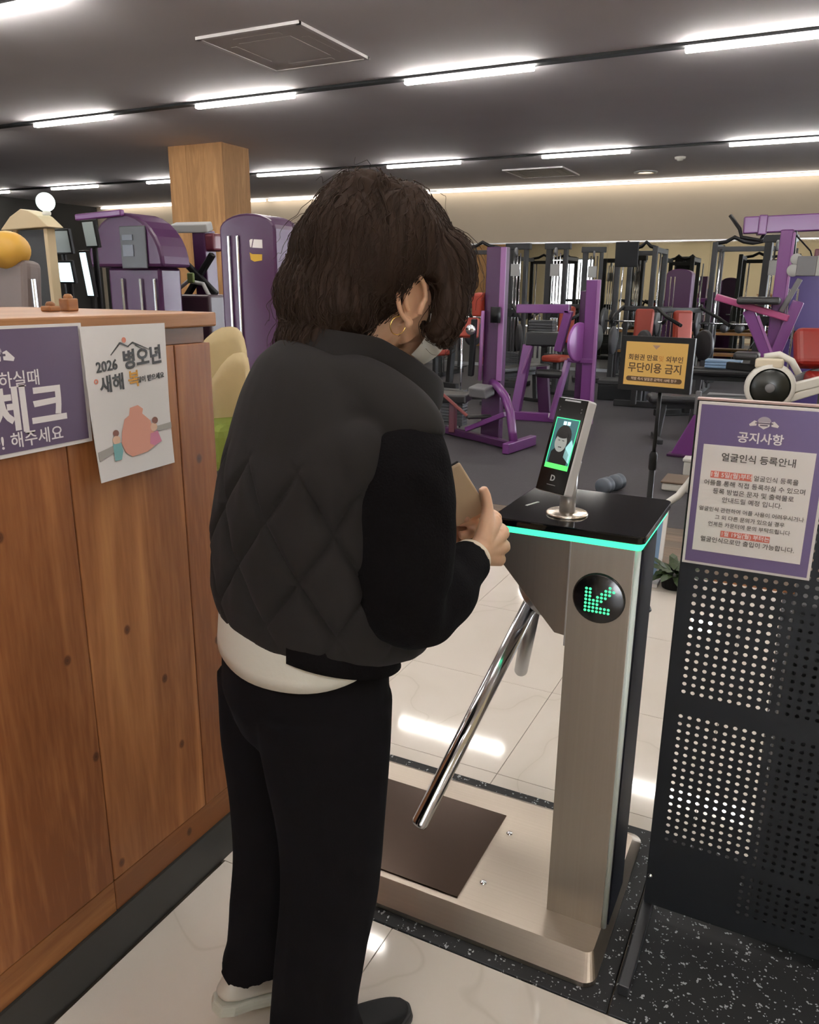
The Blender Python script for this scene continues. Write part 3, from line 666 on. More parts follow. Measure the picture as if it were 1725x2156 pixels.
# shallow planter with leaves and a small pale blue board behind the turnstile
t = thing('potted_plant', 'low plant with dark green leaves half hidden beside the turnstile', 'plant', (-.50, 4.10, 0))
MB().lathe((-.50, 4.12, .0), [(0, .002), (.06, .002), (.078, .085), (.082, .085), (.070, .075), (0, .075)], 20).build('pot', M_black, t)
M_leaf = mat('leaf_green', '2F4020', .5, noise_amt=.25, noise_scale=9)
random.seed(3)
for k in range(26):
    an = random.uniform(0, 2*PI); L = random.uniform(.08, .16); el = random.uniform(-.25, .75)
    base = Vector((-.50+.03*math.cos(an), 4.12+.03*math.sin(an), .085)); d = Vector((math.cos(an)*math.cos(el), math.sin(an)*math.cos(el), math.sin(el)))
    s_ = d.cross(Z).normalized(); nn = s_.cross(d)
    P = [base, base+d*L*.4+s_*.024, base+d*L*.75+s_*.02-Z*.01, base+d*L-Z*.025, base+d*L*.75-s_*.02-Z*.01, base+d*L*.4-s_*.024, base+d*L*.5+nn*.006]
    MB().add([p+nn*e for e in (0, -.002) for p in P], [(0, 1, 6), (1, 2, 6), (2, 3, 6), (3, 4, 6), (4, 5, 6), (5, 0, 6)]+[(7, 13, 8), (8, 13, 9), (9, 13, 10), (10, 13, 11), (11, 13, 12), (12, 13, 7)]).build('leaf', M_leaf, t)
t = thing('floor_board', 'small pale blue board in a white frame standing beside the low plant', 'board', (-.66, 4.2, 0))
MB().obox((-.665, 4.20, .20), X, (0, .2, .98), (0, -.98, .2), .17, .40, .015).build('board', mat('pale_blue', '7E9CBE', .4), t)
for q in (-1, 1): MB().obox((-.665+q*.078, 4.188, .20), X, (0, .2, .98), (0, -.98, .2), .02, .40, .02).build('frame_bar', M_white, t)
MB().obox((-.665, 4.14, .012), X, Y, Z, .18, .16, .02).build('base', M_white, t)

# ------------------------------------------------------------------ the person at the turnstile
PM = Matrix.Translation((-.78, 1.08, 0)) @ Matrix.Rotation(-PI/6, 4, 'Z')
def ring(c, hw, hd, n=28, tilt=0., e=2.0):
    out = []
    for k in range(n):
        a = 2*PI*k/n; ca, sa = math.cos(a), math.sin(a)
        x = hw*math.copysign(abs(ca)**(2/e), ca); y = hd*math.copysign(abs(sa)**(2/e), sa)
        out.append(Vector((c[0]+x, c[1]+y, c[2]+tilt*y)))
    return out
def loft(b, rings, cap=True):
    n = len(rings[0]); vs = [p for r in rings for p in r]
    fs = [(i*n+k, i*n+(k+1) % n, (i+1)*n+(k+1) % n, (i+1)*n+k) for i in range(len(rings)-1) for k in range(n)]
    if cap: fs += [tuple(range(n))[::-1], tuple((len(rings)-1)*n+k for k in range(n))]
    return b.add(vs, fs, True)
def spline(pts, n=4):     # Catmull-Rom through (x, y, z, r...)
    P = [np.array(p, float) for p in pts]; P = [2*P[0]-P[1]]+P+[2*P[-1]-P[-2]]; out = []
    for i in range(1, len(P)-2):
        for k in range(n):
            t_ = k/n; a, b_, c, d = P[i-1:i+3]
            out.append(.5*((2*b_)+(-a+c)*t_+(2*a-5*b_+4*c-d)*t_**2+(-a+3*b_-3*c+d)*t_**3))
    out.append(P[-2]); return out
def limb(b, pts, seg=18, n=4):
    q = spline(pts, n); return b.tube([p[:3] for p in q], [max(p[3], .001) for p in q], seg)
def remesh(b, name, m, parent, vox, smooth=6, factor=.5):
    """union of the lofts in b as one continuous skin"""
    tmp = bpy.data.meshes.new('tmp'); tmp.from_pydata([tuple(p) for p in b.v], [], b.f)
    bmx = bmesh.new(); bmx.from_mesh(tmp); bmesh.ops.recalc_face_normals(bmx, faces=bmx.faces); bmx.to_mesh(tmp); bmx.free()
    o = bpy.data.objects.new('tmp', tmp); C.objects.link(o)
    r = o.modifiers.new('r', 'REMESH'); r.mode = 'VOXEL'; r.voxel_size = vox
    if smooth:
        sm = o.modifiers.new('s', 'SMOOTH'); sm.factor = factor; sm.iterations = smooth
    dg = REMESH_DG(o); me = bpy.data.meshes.new_from_object(o.evaluated_get(dg)); bpy.data.objects.remove(o)
    me = keep_main(me); me.name = name; me.materials.clear(); me.materials.append(m)
    me.polygons.foreach_set('use_smooth', [True]*len(me.polygons))
    ob = bpy.data.objects.new(name, me); C.objects.link(ob)
    if parent is not None: ob.parent = parent; WM[ob.name] = WM[parent.name].copy()
    return ob
def keep_main(me):      # drop stray crumbs the voxel union leaves behind
    n = len(me.vertices); e = np.empty(len(me.edges)*2, 'i'); me.edges.foreach_get('vertices', e); e = e.reshape(-1, 2)
    lab = np.arange(n)
    for _ in range(4000):
        m_ = np.minimum(lab[e[:, 0]], lab[e[:, 1]]); new = lab.copy(); np.minimum.at(new, e[:, 0], m_); np.minimum.at(new, e[:, 1], m_); new = new[new]
        if (new == lab).all(): break
        lab = new
    u, c = np.unique(lab, return_counts=True); small = set(u[c < .05*n].tolist())
    if small:
        b_ = bmesh.new(); b_.from_mesh(me); b_.verts.ensure_lookup_table()
        bmesh.ops.delete(b_, geom=[v for v in b_.verts if int(lab[v.index]) in small], context='VERTS'); b_.to_mesh(me); b_.free()
    return me
def REMESH_DG(o):
    return bpy.context.evaluated_depsgraph_get()
def verts(o):
    n = len(o.data.vertices); a = np.empty(n*3, 'f'); o.data.vertices.foreach_get('co', a); return a.reshape(-1, 3)
def norms(o):
    n = len(o.data.vertices); a = np.empty(n*3, 'f'); o.data.vertices.foreach_get('normal', a); return a.reshape(-1, 3)
def setv(o, a): o.data.vertices.foreach_set('co', a.astype('f').ravel()); o.data.update()

M_skin = mat('skin', 'DCB295', .5, noise_amt=.05, noise_scale=30); _b = M_skin.node_tree.nodes['Principled BSDF']
_b.inputs['Subsurface Weight'].default_value = .12; _b.inputs['Subsurface Radius'].default_value = (.012, .005, .003)
M_hair = mat('dark_brown_hair', '30231C', .65, spec=.12, noise_amt=.22, noise_scale=3.0, stretch=(22, 22, 3))
M_vest = mat('vest_fabric', '262424', .85, spec=.12, bump=.06, bump_scale=500)
M_knit = mat('black_knit', '121113', .95, spec=.04, bump=.25, bump_scale=260)
M_trouser = mat('black_trouser_cloth', '151417', .95, spec=.05, bump=.06, bump_scale=400)
M_shirt = mat('white_shirt', 'E6E9E4', .8, bump=.08, bump_scale=90)

HB = math.radians(26); HC = Vector((0, .232, 1.52)); HYAW = Matrix.Rotation(math.radians(-20), 3, 'Z'); HX = HYAW @ X
HF = HYAW @ Vector((0, math.cos(HB), -math.sin(HB))); HU = HYAW @ Vector((0, math.sin(HB), math.cos(HB)))
def hp(x, y, z): return HC+HX*x+HF*y+HU*z
HR = Matrix((HX, HF, HU)).transposed()
b = MB()
# trunk, neck, head
loft(b, [ring((0, .02, .80), .15, .10), ring((0, .02, .90), .15, .10), ring((0, .03, 1.02), .13, .09, tilt=-.2), ring((0, .045, 1.16), .15, .095, tilt=-.2), ring((0, .065, 1.27), .16, .08, tilt=-.3), ring((0, .085, 1.33), .10, .065, tilt=-.4), ring((0, .10, 1.36), .055, .055, tilt=-.5)])
bB = b; b = MB()
limb(b, [(0, .095, 1.33, .060), (0, .135, 1.39, .053), (0, .185, 1.44, .053), (0, .22, 1.50, .055)])
b.ell(hp(0, -.01, .03), (.074, .094, .088), 24, 16, HR); b.ell(hp(0, .035, -.035), (.061, .062, .082), 24, 16, HR); b.ell(hp(0, .055, -.095), (.036, .036, .032), 18, 12, HR)
for s in (-1, 1):
    b.ell(hp(s*.030, .078, -.042), (.026, .018, .022), 14, 10, HR)           # cheek
    b.ell(hp(s*.030, .088, .004), (.022, .012, .008), 12, 8, HR)             # brow
    b.ell(hp(s*.030, .083, -.012), (.0125, .0125, .011), 12, 8, HR)          # eye
    b.ell(hp(s*.013, .098, -.052), (.008, .009, .007), 10, 8, HR)
    limb(b, [tuple(hp(s*.045, .02, -.07))+(.020,), tuple(hp(s*.035, .05, -.09))+(.018,)])
limb(b, [tuple(hp(0, .090, .0))+(.008,), tuple(hp(0, .102, -.025))+(.009,), tuple(hp(0, .108, -.046))+(.0115,)])
b.ell(hp(0, .092, -.074), (.022, .010, .006), 12, 8, HR); b.ell(hp(0, .090, -.083), (.019, .010, .006), 12, 8, HR)
# ears: a shallow bowl with a rolled rim, an inner ridge and a lobe
def ear(s):
    E0 = hp(s*.081, .026, -.030)
    ea = (HU*.97-HF*.24).normalized(); ef = HF*.97+HU*.24; eo = HX*s
    out = (eo*.82-ef*.55).normalized()
    def P(u, v, w=0): return E0+(ef*u+ea*v+out*w)*1.14
    rim = [(.014, .002, .0), (.0125, .018, .008), (.007, .029, .013), (-.002, .0345, .017), (-.011, .0325, .020), (-.0185, .022, .022), (-.0205, .006, .021), (-.0185, -.010, .017), (-.012, -.024, .012), (-.003, -.032, .008)]
    limb(b, [tuple(P(*q))+(.0042,) for q in rim], 10)
    b.ell(P(-.002, -.034, .006), (.006, .008, .009), 12, 8, HR)
    limb(b, [tuple(P(.010, -.018, .004))+(.0052,), tuple(P(.012, -.006, .006))+(.0058,), tuple(P(.014, .006, .003))+(.004,)], 10)
    limb(b, [tuple(P(-.003, .022, .012))+(.0035,), tuple(P(-.011, .010, .015))+(.0042,), tuple(P(-.010, -.006, .013))+(.004,), tuple(P(-.004, -.018, .008))+(.003,)], 10)
    # bowl
    n_ = 14; sh = []
    for k in range(n_):
        a = 2*PI*k/n_; sh.append(P(-.003+.015*math.cos(a), .002+.031*math.sin(a), .003-.007*math.cos(a)))
    cen = P(.003, -.002, -.009); cb = P(.003, -.002, -.02)
    b.add(sh+[cen]+[p-out*.008 for p in sh]+[cb], [(k, (k+1) % n_, n_) for k in range(n_)]+[(n_+1+(k+1) % n_, n_+1+k, 2*n_+1) for k in range(n_)]+[(k, n_+1+k, n_+1+(k+1) % n_, (k+1) % n_) for k in range(n_)], True)
ear(1); ear(-1)
bH = b; b = bB
limb(b, [(0, .09, 1.31, .058), (0, .115, 1.36, .054), (0, .14, 1.395, .050)])
# legs (inside the trousers)
for s, kn, an in ((1, (.09, .035, .45), (.088, -.02, .09)), (-1, (-.092, .020, .46), (-.091, -.03, .19))):
    limb(b, [(s*.085, .02, .84, .085), (s*.09, .03, .65, .07), kn+(.052,), ((kn[0]+an[0])/2, (kn[1]+an[1])/2+.004, (kn[2]+an[2])/2+.02, .044), an+(.036,)])
# arms
AR = [(.165, .13, 1.285, .05), (.205, .14, 1.16, .043), (.215, .125, 1.02, .037), (.19, .18, .992, .037), (.13, .285, 1.006, .031), (.095, .345, 1.018, .0245)]
AL = [(-.165, .11, 1.285, .05), (-.205, .15, 1.15, .043), (-.205, .17, 1.02, .037), (-.17, .235, 1.005, .036), (-.10, .31, 1.02, .030), (-.062, .335, 1.03, .0245)]
limb(b, AR, 16); limb(b, AL, 16)
def hand(wr, kn, fingers, thumb, pm):
    for q, r in zip(kn, (.0135, .014, .0135, .012)):
        limb(b, [tuple(wr)+(.0215,), tuple(Vector(wr).lerp(Vector(q), .55))+(.0175,), tuple(q)+(r,)], 12, 3)
    for f_ in fingers: limb(b, f_, 12, 4)
    limb(b, thumb, 12, 4)
    b.ell(Vector(pm), (.020, .030, .030), 14, 10)
KR = [(.062, .423, 1.066), (.058, .447, 1.034), (.056, .453, 1.002), (.056, .443, .974)]
FR_ = []
for i, q in enumerate(KR):
    k = (1., 1.08, 1.0, .82)[i]; qx, qy, qz = q
    FR_.append([q+(.0125,), (qx-.026*k, qy+.008, qz+.002, .0108), (qx-.047*k, qy-.006, qz+.001, .0100), (qx-.052*k, qy-.030*k, qz-.001, .0094), (qx-.040*k, qy-.048*k, qz-.002, .0086)])
TR_ = [(.088, .366, 1.035, .0185), (.074, .388, 1.066, .0160), (.062, .398, 1.092, .0118), (.056, .396, 1.116, .0112), (.054, .390, 1.132, .0088)]
hand((.095, .345, 1.018), KR, FR_, TR_, (.068, .395, 1.02))
KL = [(-.030, .400, 1.075), (-.026, .418, 1.046), (-.025, .420, 1.018), (-.027, .410, .994)]
FL_ = []
for i, q in enumerate(KL):
    k = (1., 1.06, .98, .8)[i]; qx, qy, qz = q
    FL_.append([q+(.0118,), (qx+.020*k, qy+.002, qz+.004, .0105), (qx+.030*k, qy-.022*k, qz+.005, .0098), (qx+.024*k, qy-.042*k, qz+.004, .0088)])
TL_ = [(-.060, .352, 1.045, .017), (-.052, .350, 1.076, .0135), (-.044, .342, 1.096, .0108), (-.038, .334, 1.110, .009)]
hand((-.062, .335, 1.03), KL, FL_, TL_, (-.042, .372, 1.035))
person = remesh(b, 'person', M_skin, None, .0034, 3, .5); head = remesh(bH, 'head', M_skin, None, .0017, 3, .5)
bmj = bmesh.new(); bmj.from_mesh(person.data); bmj.from_mesh(head.data); bmj.to_mesh(person.data); bmj.free(); bpy.data.objects.remove(head)
person.data.polygons.foreach_set('use_smooth', [True]*len(person.data.polygons))
person.matrix_world = PM; WM[person.name] = PM
tag(person, 'woman seen from behind in black quilted vest, looking down at the turnstile', 'person')

# ------ clothing, all in the person's own coordinates
def in_local(b, name, m, **k): return b.build(name, m, person, local=True, **k)
# trousers
b = MB()
loft(b, [ring((0, .032, .985), .150, .116), ring((0, .032, .93), .166, .130), ring((0, .029, .86), .182, .144), ring((0, .026, .79), .187, .145), ring((0, .03, .72), .180, .128)])
def leg(pts):
    q = spline(pts, 4); loft(b, [ring(p[:3], p[3], p[4], 24, tilt=p[5]) for p in q])
leg([(.092, .022, .80, .094, .128, 0), (.094, .026, .68, .094, .118, 0), (.094, .028, .55, .092, .104, 0), (.093, .022, .40, .088, .094, 0), (.092, .0, .25, .082, .090, 0), (.092, -.016, .13, .080, .090, 0), (.093, -.008, .05, .083, .100, -.1), (.094, .0, .016, .086, .108, -.15)])
leg([(-.092, .022, .80, .094, .128, 0), (-.095, .022, .66, .096, .124, 0), (-.096, .022, .53, .094, .116, 0), (-.095, .012, .40, .090, .108, .1), (-.093, -.008, .29, .085, .100, .1), (-.091, -.028, .19, .082, .09, .2), (-.091, -.042, .138, .083, .092, .25)])
trousers = remesh(b, 'trousers', M_trouser, person, .0065, 5)
V = verts(trousers); Nn = norms(trousers); d = np.zeros(len(V))
for i, p in enumerate(V):
    lowness = min(1., max(0., (.62-p[2])/.4))
    d[i] = .0045*noise.noise((p[0]*9, p[1]*9, p[2]*4.0))+.0035*lowness*noise.noise((p[0]*26+7, p[1]*26, p[2]*3.2))
setv(trousers, V+Nn*d[:, None])
# shoes
def shoe(name, base, up_pitch, m_up, m_sole, label):
    a = up_pitch; R_ = Matrix.Rotation(a, 3, 'X'); o = Vector(base)
    def P(x, y, z): return o+R_ @ Vector((x, y, z))
    out = [(.0, -.075), (.024, -.068), (.032, -.04), (.031, .0), (.037, .06), (.043, .10), (.040, .14), (.025, .172), (.0, .182), (-.022, .172), (-.034, .14), (-.036, .10), (-.031, .06), (-.029, .0), (-.030, -.04), (-.022, -.068)]
    sb_ = MB(); n_ = len(out)
    sb_.add([P(x*1.04, y*1.02, 0) for x, y in out]+[P(x*1.07, y*1.03, .014) for x, y in out]+[P(x*1.03, y*1.01, .026) for x, y in out],
            [tuple(range(n_))[::-1], tuple(range(2*n_, 3*n_))]+[(i+k*n_, (i+1) % n_+k*n_, (i+1) % n_+(k+1)*n_, i+(k+1)*n_) for k in (0, 1) for i in range(n_)], False)
    ub = MB(); prof = [(.024, 1.0), (.045, .97), (.062, .86)]
    rings_ = []
    for z, f in prof: rings_.append([P(x*f, y*(.99 if y > 0 else f), z-.25*max(0, y-.06)*((z-.024)/.038)) for x, y in out])
    rings_.append([P(x*.7, min(y*.75, .045)-.005, .082-.1*max(0, y)) for x, y in out])
    loft(ub, rings_)
    so2 = in_local(ub, name, m_up); sm_ = so2.modifiers.new('sub', 'SUBSURF'); sm_.levels = 1; sm_.render_levels = 2
    tag(so2, label)
    s2 = sb_.build('sole', m_sole, so2, local=True, bevel=.004); return so2
shoe('shoe', (.095, .022, .002), 0., mat('shoe_black', '0E0E10', .6, spec=.2), M_blackm, 'black shoe, toe showing under the trouser hem')
shoe('shoe', (-.092, -.088, .034), -.20, M_whitep, mat('white_sole', 'D9DDD4', .6), 'white shoe with the heel lifted off the floor')
# shirt tail and black sweater hem under the vest
def skirt(name, m, top, bot, a0, a1, hw, hd, yc, n=40, lift=0.):
    bb_ = MB(); vs = []; rows = 8
    for s_ in (0., .0022):
        for j in range(rows+1):
            for i in range(n+1):
                a = a0+(a1-a0)*i/n; u = i/n; f = j/rows
                z = top(a)+(bot(u, a)-top(a))*f; fl = 1+.10*f+lift
                x, y = (hw*fl+s_)*math.cos(a), (hd*fl+s_)*math.sin(a)
                w = .003*math.sin(9*a)*f
                vs.append((x*(1+w), yc+y*(1+w), z))
    m1 = (rows+1)*(n+1); fs = []
    for j in range(rows):
        for i in range(n):
            q = j*(n+1)+i; f_ = (q, q+1, q+n+2, q+n+1); fs += [f_, tuple(k+m1 for k in f_[::-1])]
    for i in range(n):
        for j in (0, rows): q = j*(n+1)+i; fs.append((q, q+1, q+1+m1, q+m1))
    for j in range(rows):
        for i in (0, n): q = j*(n+1)+i; fs.append((q, q+n+1, q+n+1+m1, q+m1))
    bb_.add(vs, fs, True); return in_local(bb_, name, m)
topz = lambda a: .985-.34*.14*math.sin(a)
skirt('shirt', M_shirt, topz, lambda u, a: .965-.060*math.sin(PI*min(1, max(0, u))**.9)-.075*u + .03*(abs(2*u-1)**6), PI-.2, 2*PI+.38, .178, .138, .034)
skirt('sweater', M_knit, topz, lambda u, a: .852-.012*math.sin(PI*u)+.07*max(0., (.5-u)/.5), -.75, PI-.2, .178, .139, .034, lift=.03)
# quilted vest
b = MB()
VR = [(.893, .072, .192, .176, -.17), (.912, .072, .208, .187, -.17), (.955, .068, .213, .186, -.18), (1.005, .060, .213, .175, -.2), (1.05, .050, .211, .164, -.2), (1.08, .040, .208, .148, -.2), (1.15, .045, .200, .142, -.12), (1.22, .050, .190, .131, -.12), (1.28, .056, .176, .116, -.2), (1.325, .060, .148, .102, -.3), (1.36, .068, .118, .088, -.4), (1.385, .085, .085, .072, -.5)]
loft(b, [ring((0, p[1], p[0]), p[2], p[3], 32, tilt=p[4], e=2.15) for p in spline(VR, 3)])
for s, yy in ((1, .142), (-1, .118)):
    limb(b, [(s*.02, .075, 1.345, .062), (s*.08, .085, 1.338, .064), (s*.13, yy-.025, 1.316, .064), (s*.170, yy-.004, 1.283, .063), (s*.186, yy, 1.258, .054)], 18)
    b.ell((s*.13, .05, 1.20), (.075, .10, .12), 20, 14); b.ell((s*.168, .05, 1.236), (.050, .052, .072), 18, 12)
b.ell((0, .07, 1.315), (.165, .092, .068), 24, 16)
vest = remesh(b, 'vest', M_vest, person, .0045, 26)
V = verts(vest); Nn = norms(vest)
ang = np.arctan2(V[:, 1]-.045, V[:, 0]*.78); s_arc = ang*.185; tz = V[:, 2]+.15*(V[:, 1]-.045)
p1 = (s_arc*1.0+tz*.72)/.125; p2 = (s_arc*1.0-tz*.72)/.125
g = np.minimum(np.abs(np.sin(PI*p1)), np.abs(np.sin(PI*p2)))
puff = 1-np.exp(-g/.20)
mask = np.clip((1.235-tz)/.06, 0, 1)*np.clip((tz-.915)/.05, 0, 1)
wr = np.array([noise.noise((p[0]*14, p[1]*14, p[2]*10))*.6+noise.noise((p[0]*34, p[1]*34, p[2]*16))*.4 for p in V])
setv(vest, V+Nn*(mask*(.0155*puff-.010)+wr*.0055*(.35+.65*mask))[:, None])
# collar folded round the neck
cb = MB(); rows = [(-.012, -.02, 1.0), (.018, .004, .98), (.048, .016, .93), (.054, .020, .88), (.046, .014, .82), (.010, -.004, .80)]
cr = []
for dz, dy, f in rows:
    r_ = []
    for k in range(40):
        a = -PI/2+2*PI*k/40; ca, sa = math.cos(a), math.sin(a)
        x = .105*f*ca; y = .105*f*sa*(1.92 if sa > 0 else 1.0); r_.append(Vector((x, .118+y+dy, 1.372+dz-.50*y*(1.0 if sa > 0 else .35))))
    cr.append(r_)
loft(cb, cr, cap=False); n_ = 40; k_ = len(rows)
cb.f += [((k_-1)*n_+k, (k_-1)*n_+(k+1) % n_, (k+1) % n_, k) for k in range(n_)]; cb.sm += [True]*n_
col = in_local(cb, 'collar', M_vest); q = col.modifiers.new('sub', 'SUBSURF'); q.levels = 1; q.render_levels = 2
# sweater sleeves and pale cuffs
for s, AA, nm in ((1, [(.165, .140, 1.280, .058), (.186, .122, 1.22, .080), (.200, .116, 1.12, .083), (.208, .108, 1.03, .080), (.200, .135, .990, .070), (.172, .20, .985, .064), (.132, .275, 1.000, .053), (.108, .322, 1.012, .041)], 'sleeve'),
                  (-1, [(-.168, .12, 1.280, .058), (-.192, .135, 1.22, .066), (-.204, .15, 1.12, .064), (-.208, .165, 1.03, .062), (-.195, .19, 1.0, .058), (-.16, .245, 1.003, .052), (-.11, .30, 1.018, .044), (-.085, .322, 1.026, .038)], 'sleeve')):
    b = MB(); limb(b, AA, 22, 4); sl = remesh(b, nm, M_knit, person, .006, 4)
    V = verts(sl); Nn = norms(sl)
    dd = np.array([.0045*noise.noise((p[0]*20, p[1]*20, p[2]*20))+.004*math.sin(60*(p[1]*.9+.55*p[2])) * max(0, 1-abs(p[2]-1.0)/.12) for p in V]); setv(sl, V+Nn*dd[:, None])
    w0, w1 = Vector(AA[-1][:3]), Vector(AR[-1][:3] if s > 0 else AL[-1][:3]); dr = (w1-w0).normalized()
    MBc = MB(); MBc.lathe(w0-dr*.008, [(.031, 0), (.0385, .0), (.0395, .010), (.038, .021), (.034, .023), (.031, .020), (.031, 0)], 26, ax=dr); in_local(MBc, 'shirt_cuff', mat('cream_cuff', 'DDD0BE', .8))
# hair: a full permed bob, cut away round the right ear
b = MB()
b.ell((0, .185, 1.555), (.112, .158, .122), 32, 22); b.ell((0, .20, 1.615), (.085, .105, .062), 24, 16); b.ell((0, .10, 1.485), (.108, .098, .095), 28, 18)
b.ell((0, .072, 1.418), (.106, .068, .050), 24, 16); b.ell((0, .295, 1.53), (.094, .072, .085), 24, 16); b.ell((.062, .300, 1.475), (.032, .046, .070), 18, 12); b.ell((-.062, .300, 1.475), (.032, .046, .070), 18, 12)
b.ell((.02, .165, 1.655), (.05, .055, .03), 18, 12)
hair = remesh(b, 'hair', M_hair, person, .0055, 8)
V = verts(hair); Nn = norms(hair)
dd = np.zeros(len(V))
for i, p in enumerate(V):
    th = math.atan2(p[1]-.19, p[0]); rr = p[2]*9+3.0*th
    dd[i] = .012*noise.noise((p[0]*11, p[1]*11, p[2]*9))+.006*noise.noise((p[0]*22+3, p[1]*22, p[2]*12))+.0028*math.sin(th*70+9*noise.noise((p[0]*9, p[1]*9, p[2]*7)))
V = V+Nn*dd[:, None]
for s in (1, -1):       # ear opening: hair tucked in so that ear, nape and cheek stay free
    e0 = np.array([s*.105, .244, 1.458]); q = (V-e0)/np.array([.062, .050, .066])
    # rotate the opening with the bowed head
    c_, s__ = math.cos(.38), math.sin(.38); y_ = (V[:, 1]-e0[1]); z_ = (V[:, 2]-e0[2])
    q[:, 1] = (y_*c_-z_*s__)/.036; q[:, 2] = (y_*s__+z_*c_)/.066
    dist = np.sqrt((q**2).sum(1)); k_ = np.clip((1.12-dist)/.3, 0, 1)*(s*V[:, 0] > .0)
    qn = (V-np.array([s*.10, .216, 1.420]))/np.array([.060, .040, .050]); k_ = np.maximum(k_, np.clip((1.1-np.sqrt((qn**2).sum(1)))/.3, 0, 1)*(s*V[:, 0] > 0))
    V[:, 0] = V[:, 0]*(1-k_)+(s*np.minimum(np.abs(V[:, 0]), .03))*k_
V[:, 1] = .205+(V[:, 1]-.205)*.92
c_, s__ = math.cos(math.radians(-20)), math.sin(math.radians(-20)); x_, y_ = V[:, 0].copy(), V[:, 1]-.205
V[:, 0], V[:, 1] = x_*c_-y_*s__, (.205+x_*s__+y_*c_)
setv(hair, V)
# strands flowing down over the volume
from mathutils.bvhtree import BVHTree
bv = BVHTree.FromPolygons([tuple(p) for p in V], [tuple(p.vertices) for p in hair.data.polygons])
rng = random.Random(11); nS, nP = 1700, 12; pos = []; rad = []
cand = [i for i in range(len(V)) if V[i][2] > 1.43]
for _ in range(nS):
    p = Vector(V[rng.choice(cand)]); ph = rng.uniform(0, 6.28); L_ = rng.uniform(.007, .013); off = rng.uniform(.0003, .005)
    rest = rng.random() < .06
    for k in range(nP):
        loc, nor, _i, _d = bv.find_nearest(p)
        q = loc+nor*(off+.002*math.sin(ph+k*.9)+(.0022*k if rest else .0))
        pos.append(q); rad.append(.00075*(1-.75*k/nP))
        f_ = Vector((0, -.35, -1)) if loc.y < .24 else Vector((0, .35, -1))
        f_ = (f_-nor*f_.dot(nor)); f_.normalize(); side = nor.cross(f_)
        p = loc+f_*L_+side*(.0045*math.sin(ph+k*.8))
hc = bpy.data.hair_curves.new('hair_strands'); hc.add_curves([nP]*nS)
hc.position_data.foreach_set('vector', [c for q in pos for c in q])
ra = hc.attributes.get('radius') or hc.attributes.new('radius', 'FLOAT', 'POINT'); ra.data.foreach_set('value', rad)
hc.materials.append(M_hair); ho = bpy.data.objects.new('hair_strands', hc); C.objects.link(ho); ho.parent = person; ho['kind'] = 'stuff'
# hoop earring, face mask with its ear loop
eb = hp(.090, .008, -.068)
MB().tube([eb+Vector((.003*math.sin(2*PI*k/24), .0150*math.cos(2*PI*k/24), .0150*math.sin(2*PI*k/24)-.014)) for k in range(24)], .0009, 8, closed=True).build('earring', mat('gold', 'D9B36A', .2, 1.0), person, local=True)
mk = MB(); vs = []; nu_, nv_ = 16, 10
for s_ in (0, .0015):
    for j in range(nv_+1):
        for i in range(nu_+1):
            a = -1.25+2.5*i/nu_; v = j/nv_; R0 = .068+s_+.010*math.sin(PI*v)
            z = -.028-.092*v+.012*abs(a)*(v-.5); y = .045+R0*math.cos(a)*(1-.16*(2*v-1)**2); vs.append(hp(R0*.94*math.sin(a), y, z))
m1 = (nu_+1)*(nv_+1); fs = []
for j in range(nv_):
    for i in range(nu_): q = j*(nu_+1)+i; f_ = (q, q+1, q+nu_+2, q+nu_+1); fs += [f_, tuple(k+m1 for k in f_[::-1])]
mk.add(vs, fs, True); in_local(mk, 'face_mask', mat('mask_white', 'E4E8EA', .8))
# the wallet phone case she holds
wm = PM
wc = Vector((.028, .350, 1.118)); wu = Vector((.10, -.62, .78)).normalized(); wn_ = Vector((.86, -.30, -.36)); wn_ = (wn_-wu*wn_.dot(wu)).normalized(); wa = wu.cross(wn_)
wt = thing('wallet_case', 'beige wallet phone case held in the hands of the woman', 'wallet', tuple(PM @ wc))
W3 = PM.to_3x3()
MB().obox(PM @ (wc+wn_*.003), W3 @ wa, W3 @ wu, W3 @ wn_, .072, .135, .007).build('cover', mat('beige_leather', 'CDB79B', .55, noise_amt=.05), wt, bevel=.003)
MB().obox(PM @ (wc-wn_*.006), W3 @ wa, W3 @ wu, W3 @ wn_, .069, .131, .009).build('phone', M_black, wt, bevel=.003)

# ------------------------------------------------------------------ gym equipment
def pbeam(t, name, p0, p1, w, h, m, bev=.008): return MB().beam(p0, p1, w, h).build(name, m, t, bevel=bev)
def ptube(t, name, path, r, m, seg=12): return MB().tube(path, r, seg).build(name, m, t)
def pad(t, name, c, sx, sy, sz, m, rx=0., rz=0., bev=.02):
    R_ = Matrix.Rotation(rz, 3, 'Z') @ Matrix.Rotation(rx, 3, 'X')
    return MB().obox(c, R_ @ X, R_ @ Y, R_ @ Z, sx, sy, sz).build(name, m, t, bevel=bev, seg=3)
def disc(t, name, c, ax, r, th, m): return MB().lathe(c, [(0, -th/2), (r*.9, -th/2), (r, -th*.3), (r, th*.3), (r*.9, th/2), (0, th/2)], 28, ax=ax).build(name, m, t)
def stack(t, x, y, z0, n, sx, sy, m):
    for k in range(n): rbox((x-sx/2, y-sy/2, z0+k*.032), (x+sx/2, y+sy/2, z0+k*.032+.029)).build('weight_plate', m, t, bevel=.003)
M_pad = mat('black_vinyl', '19191B', .38, spec=.5); M_iron = mat('iron_plate', '2C2C2F', .5)

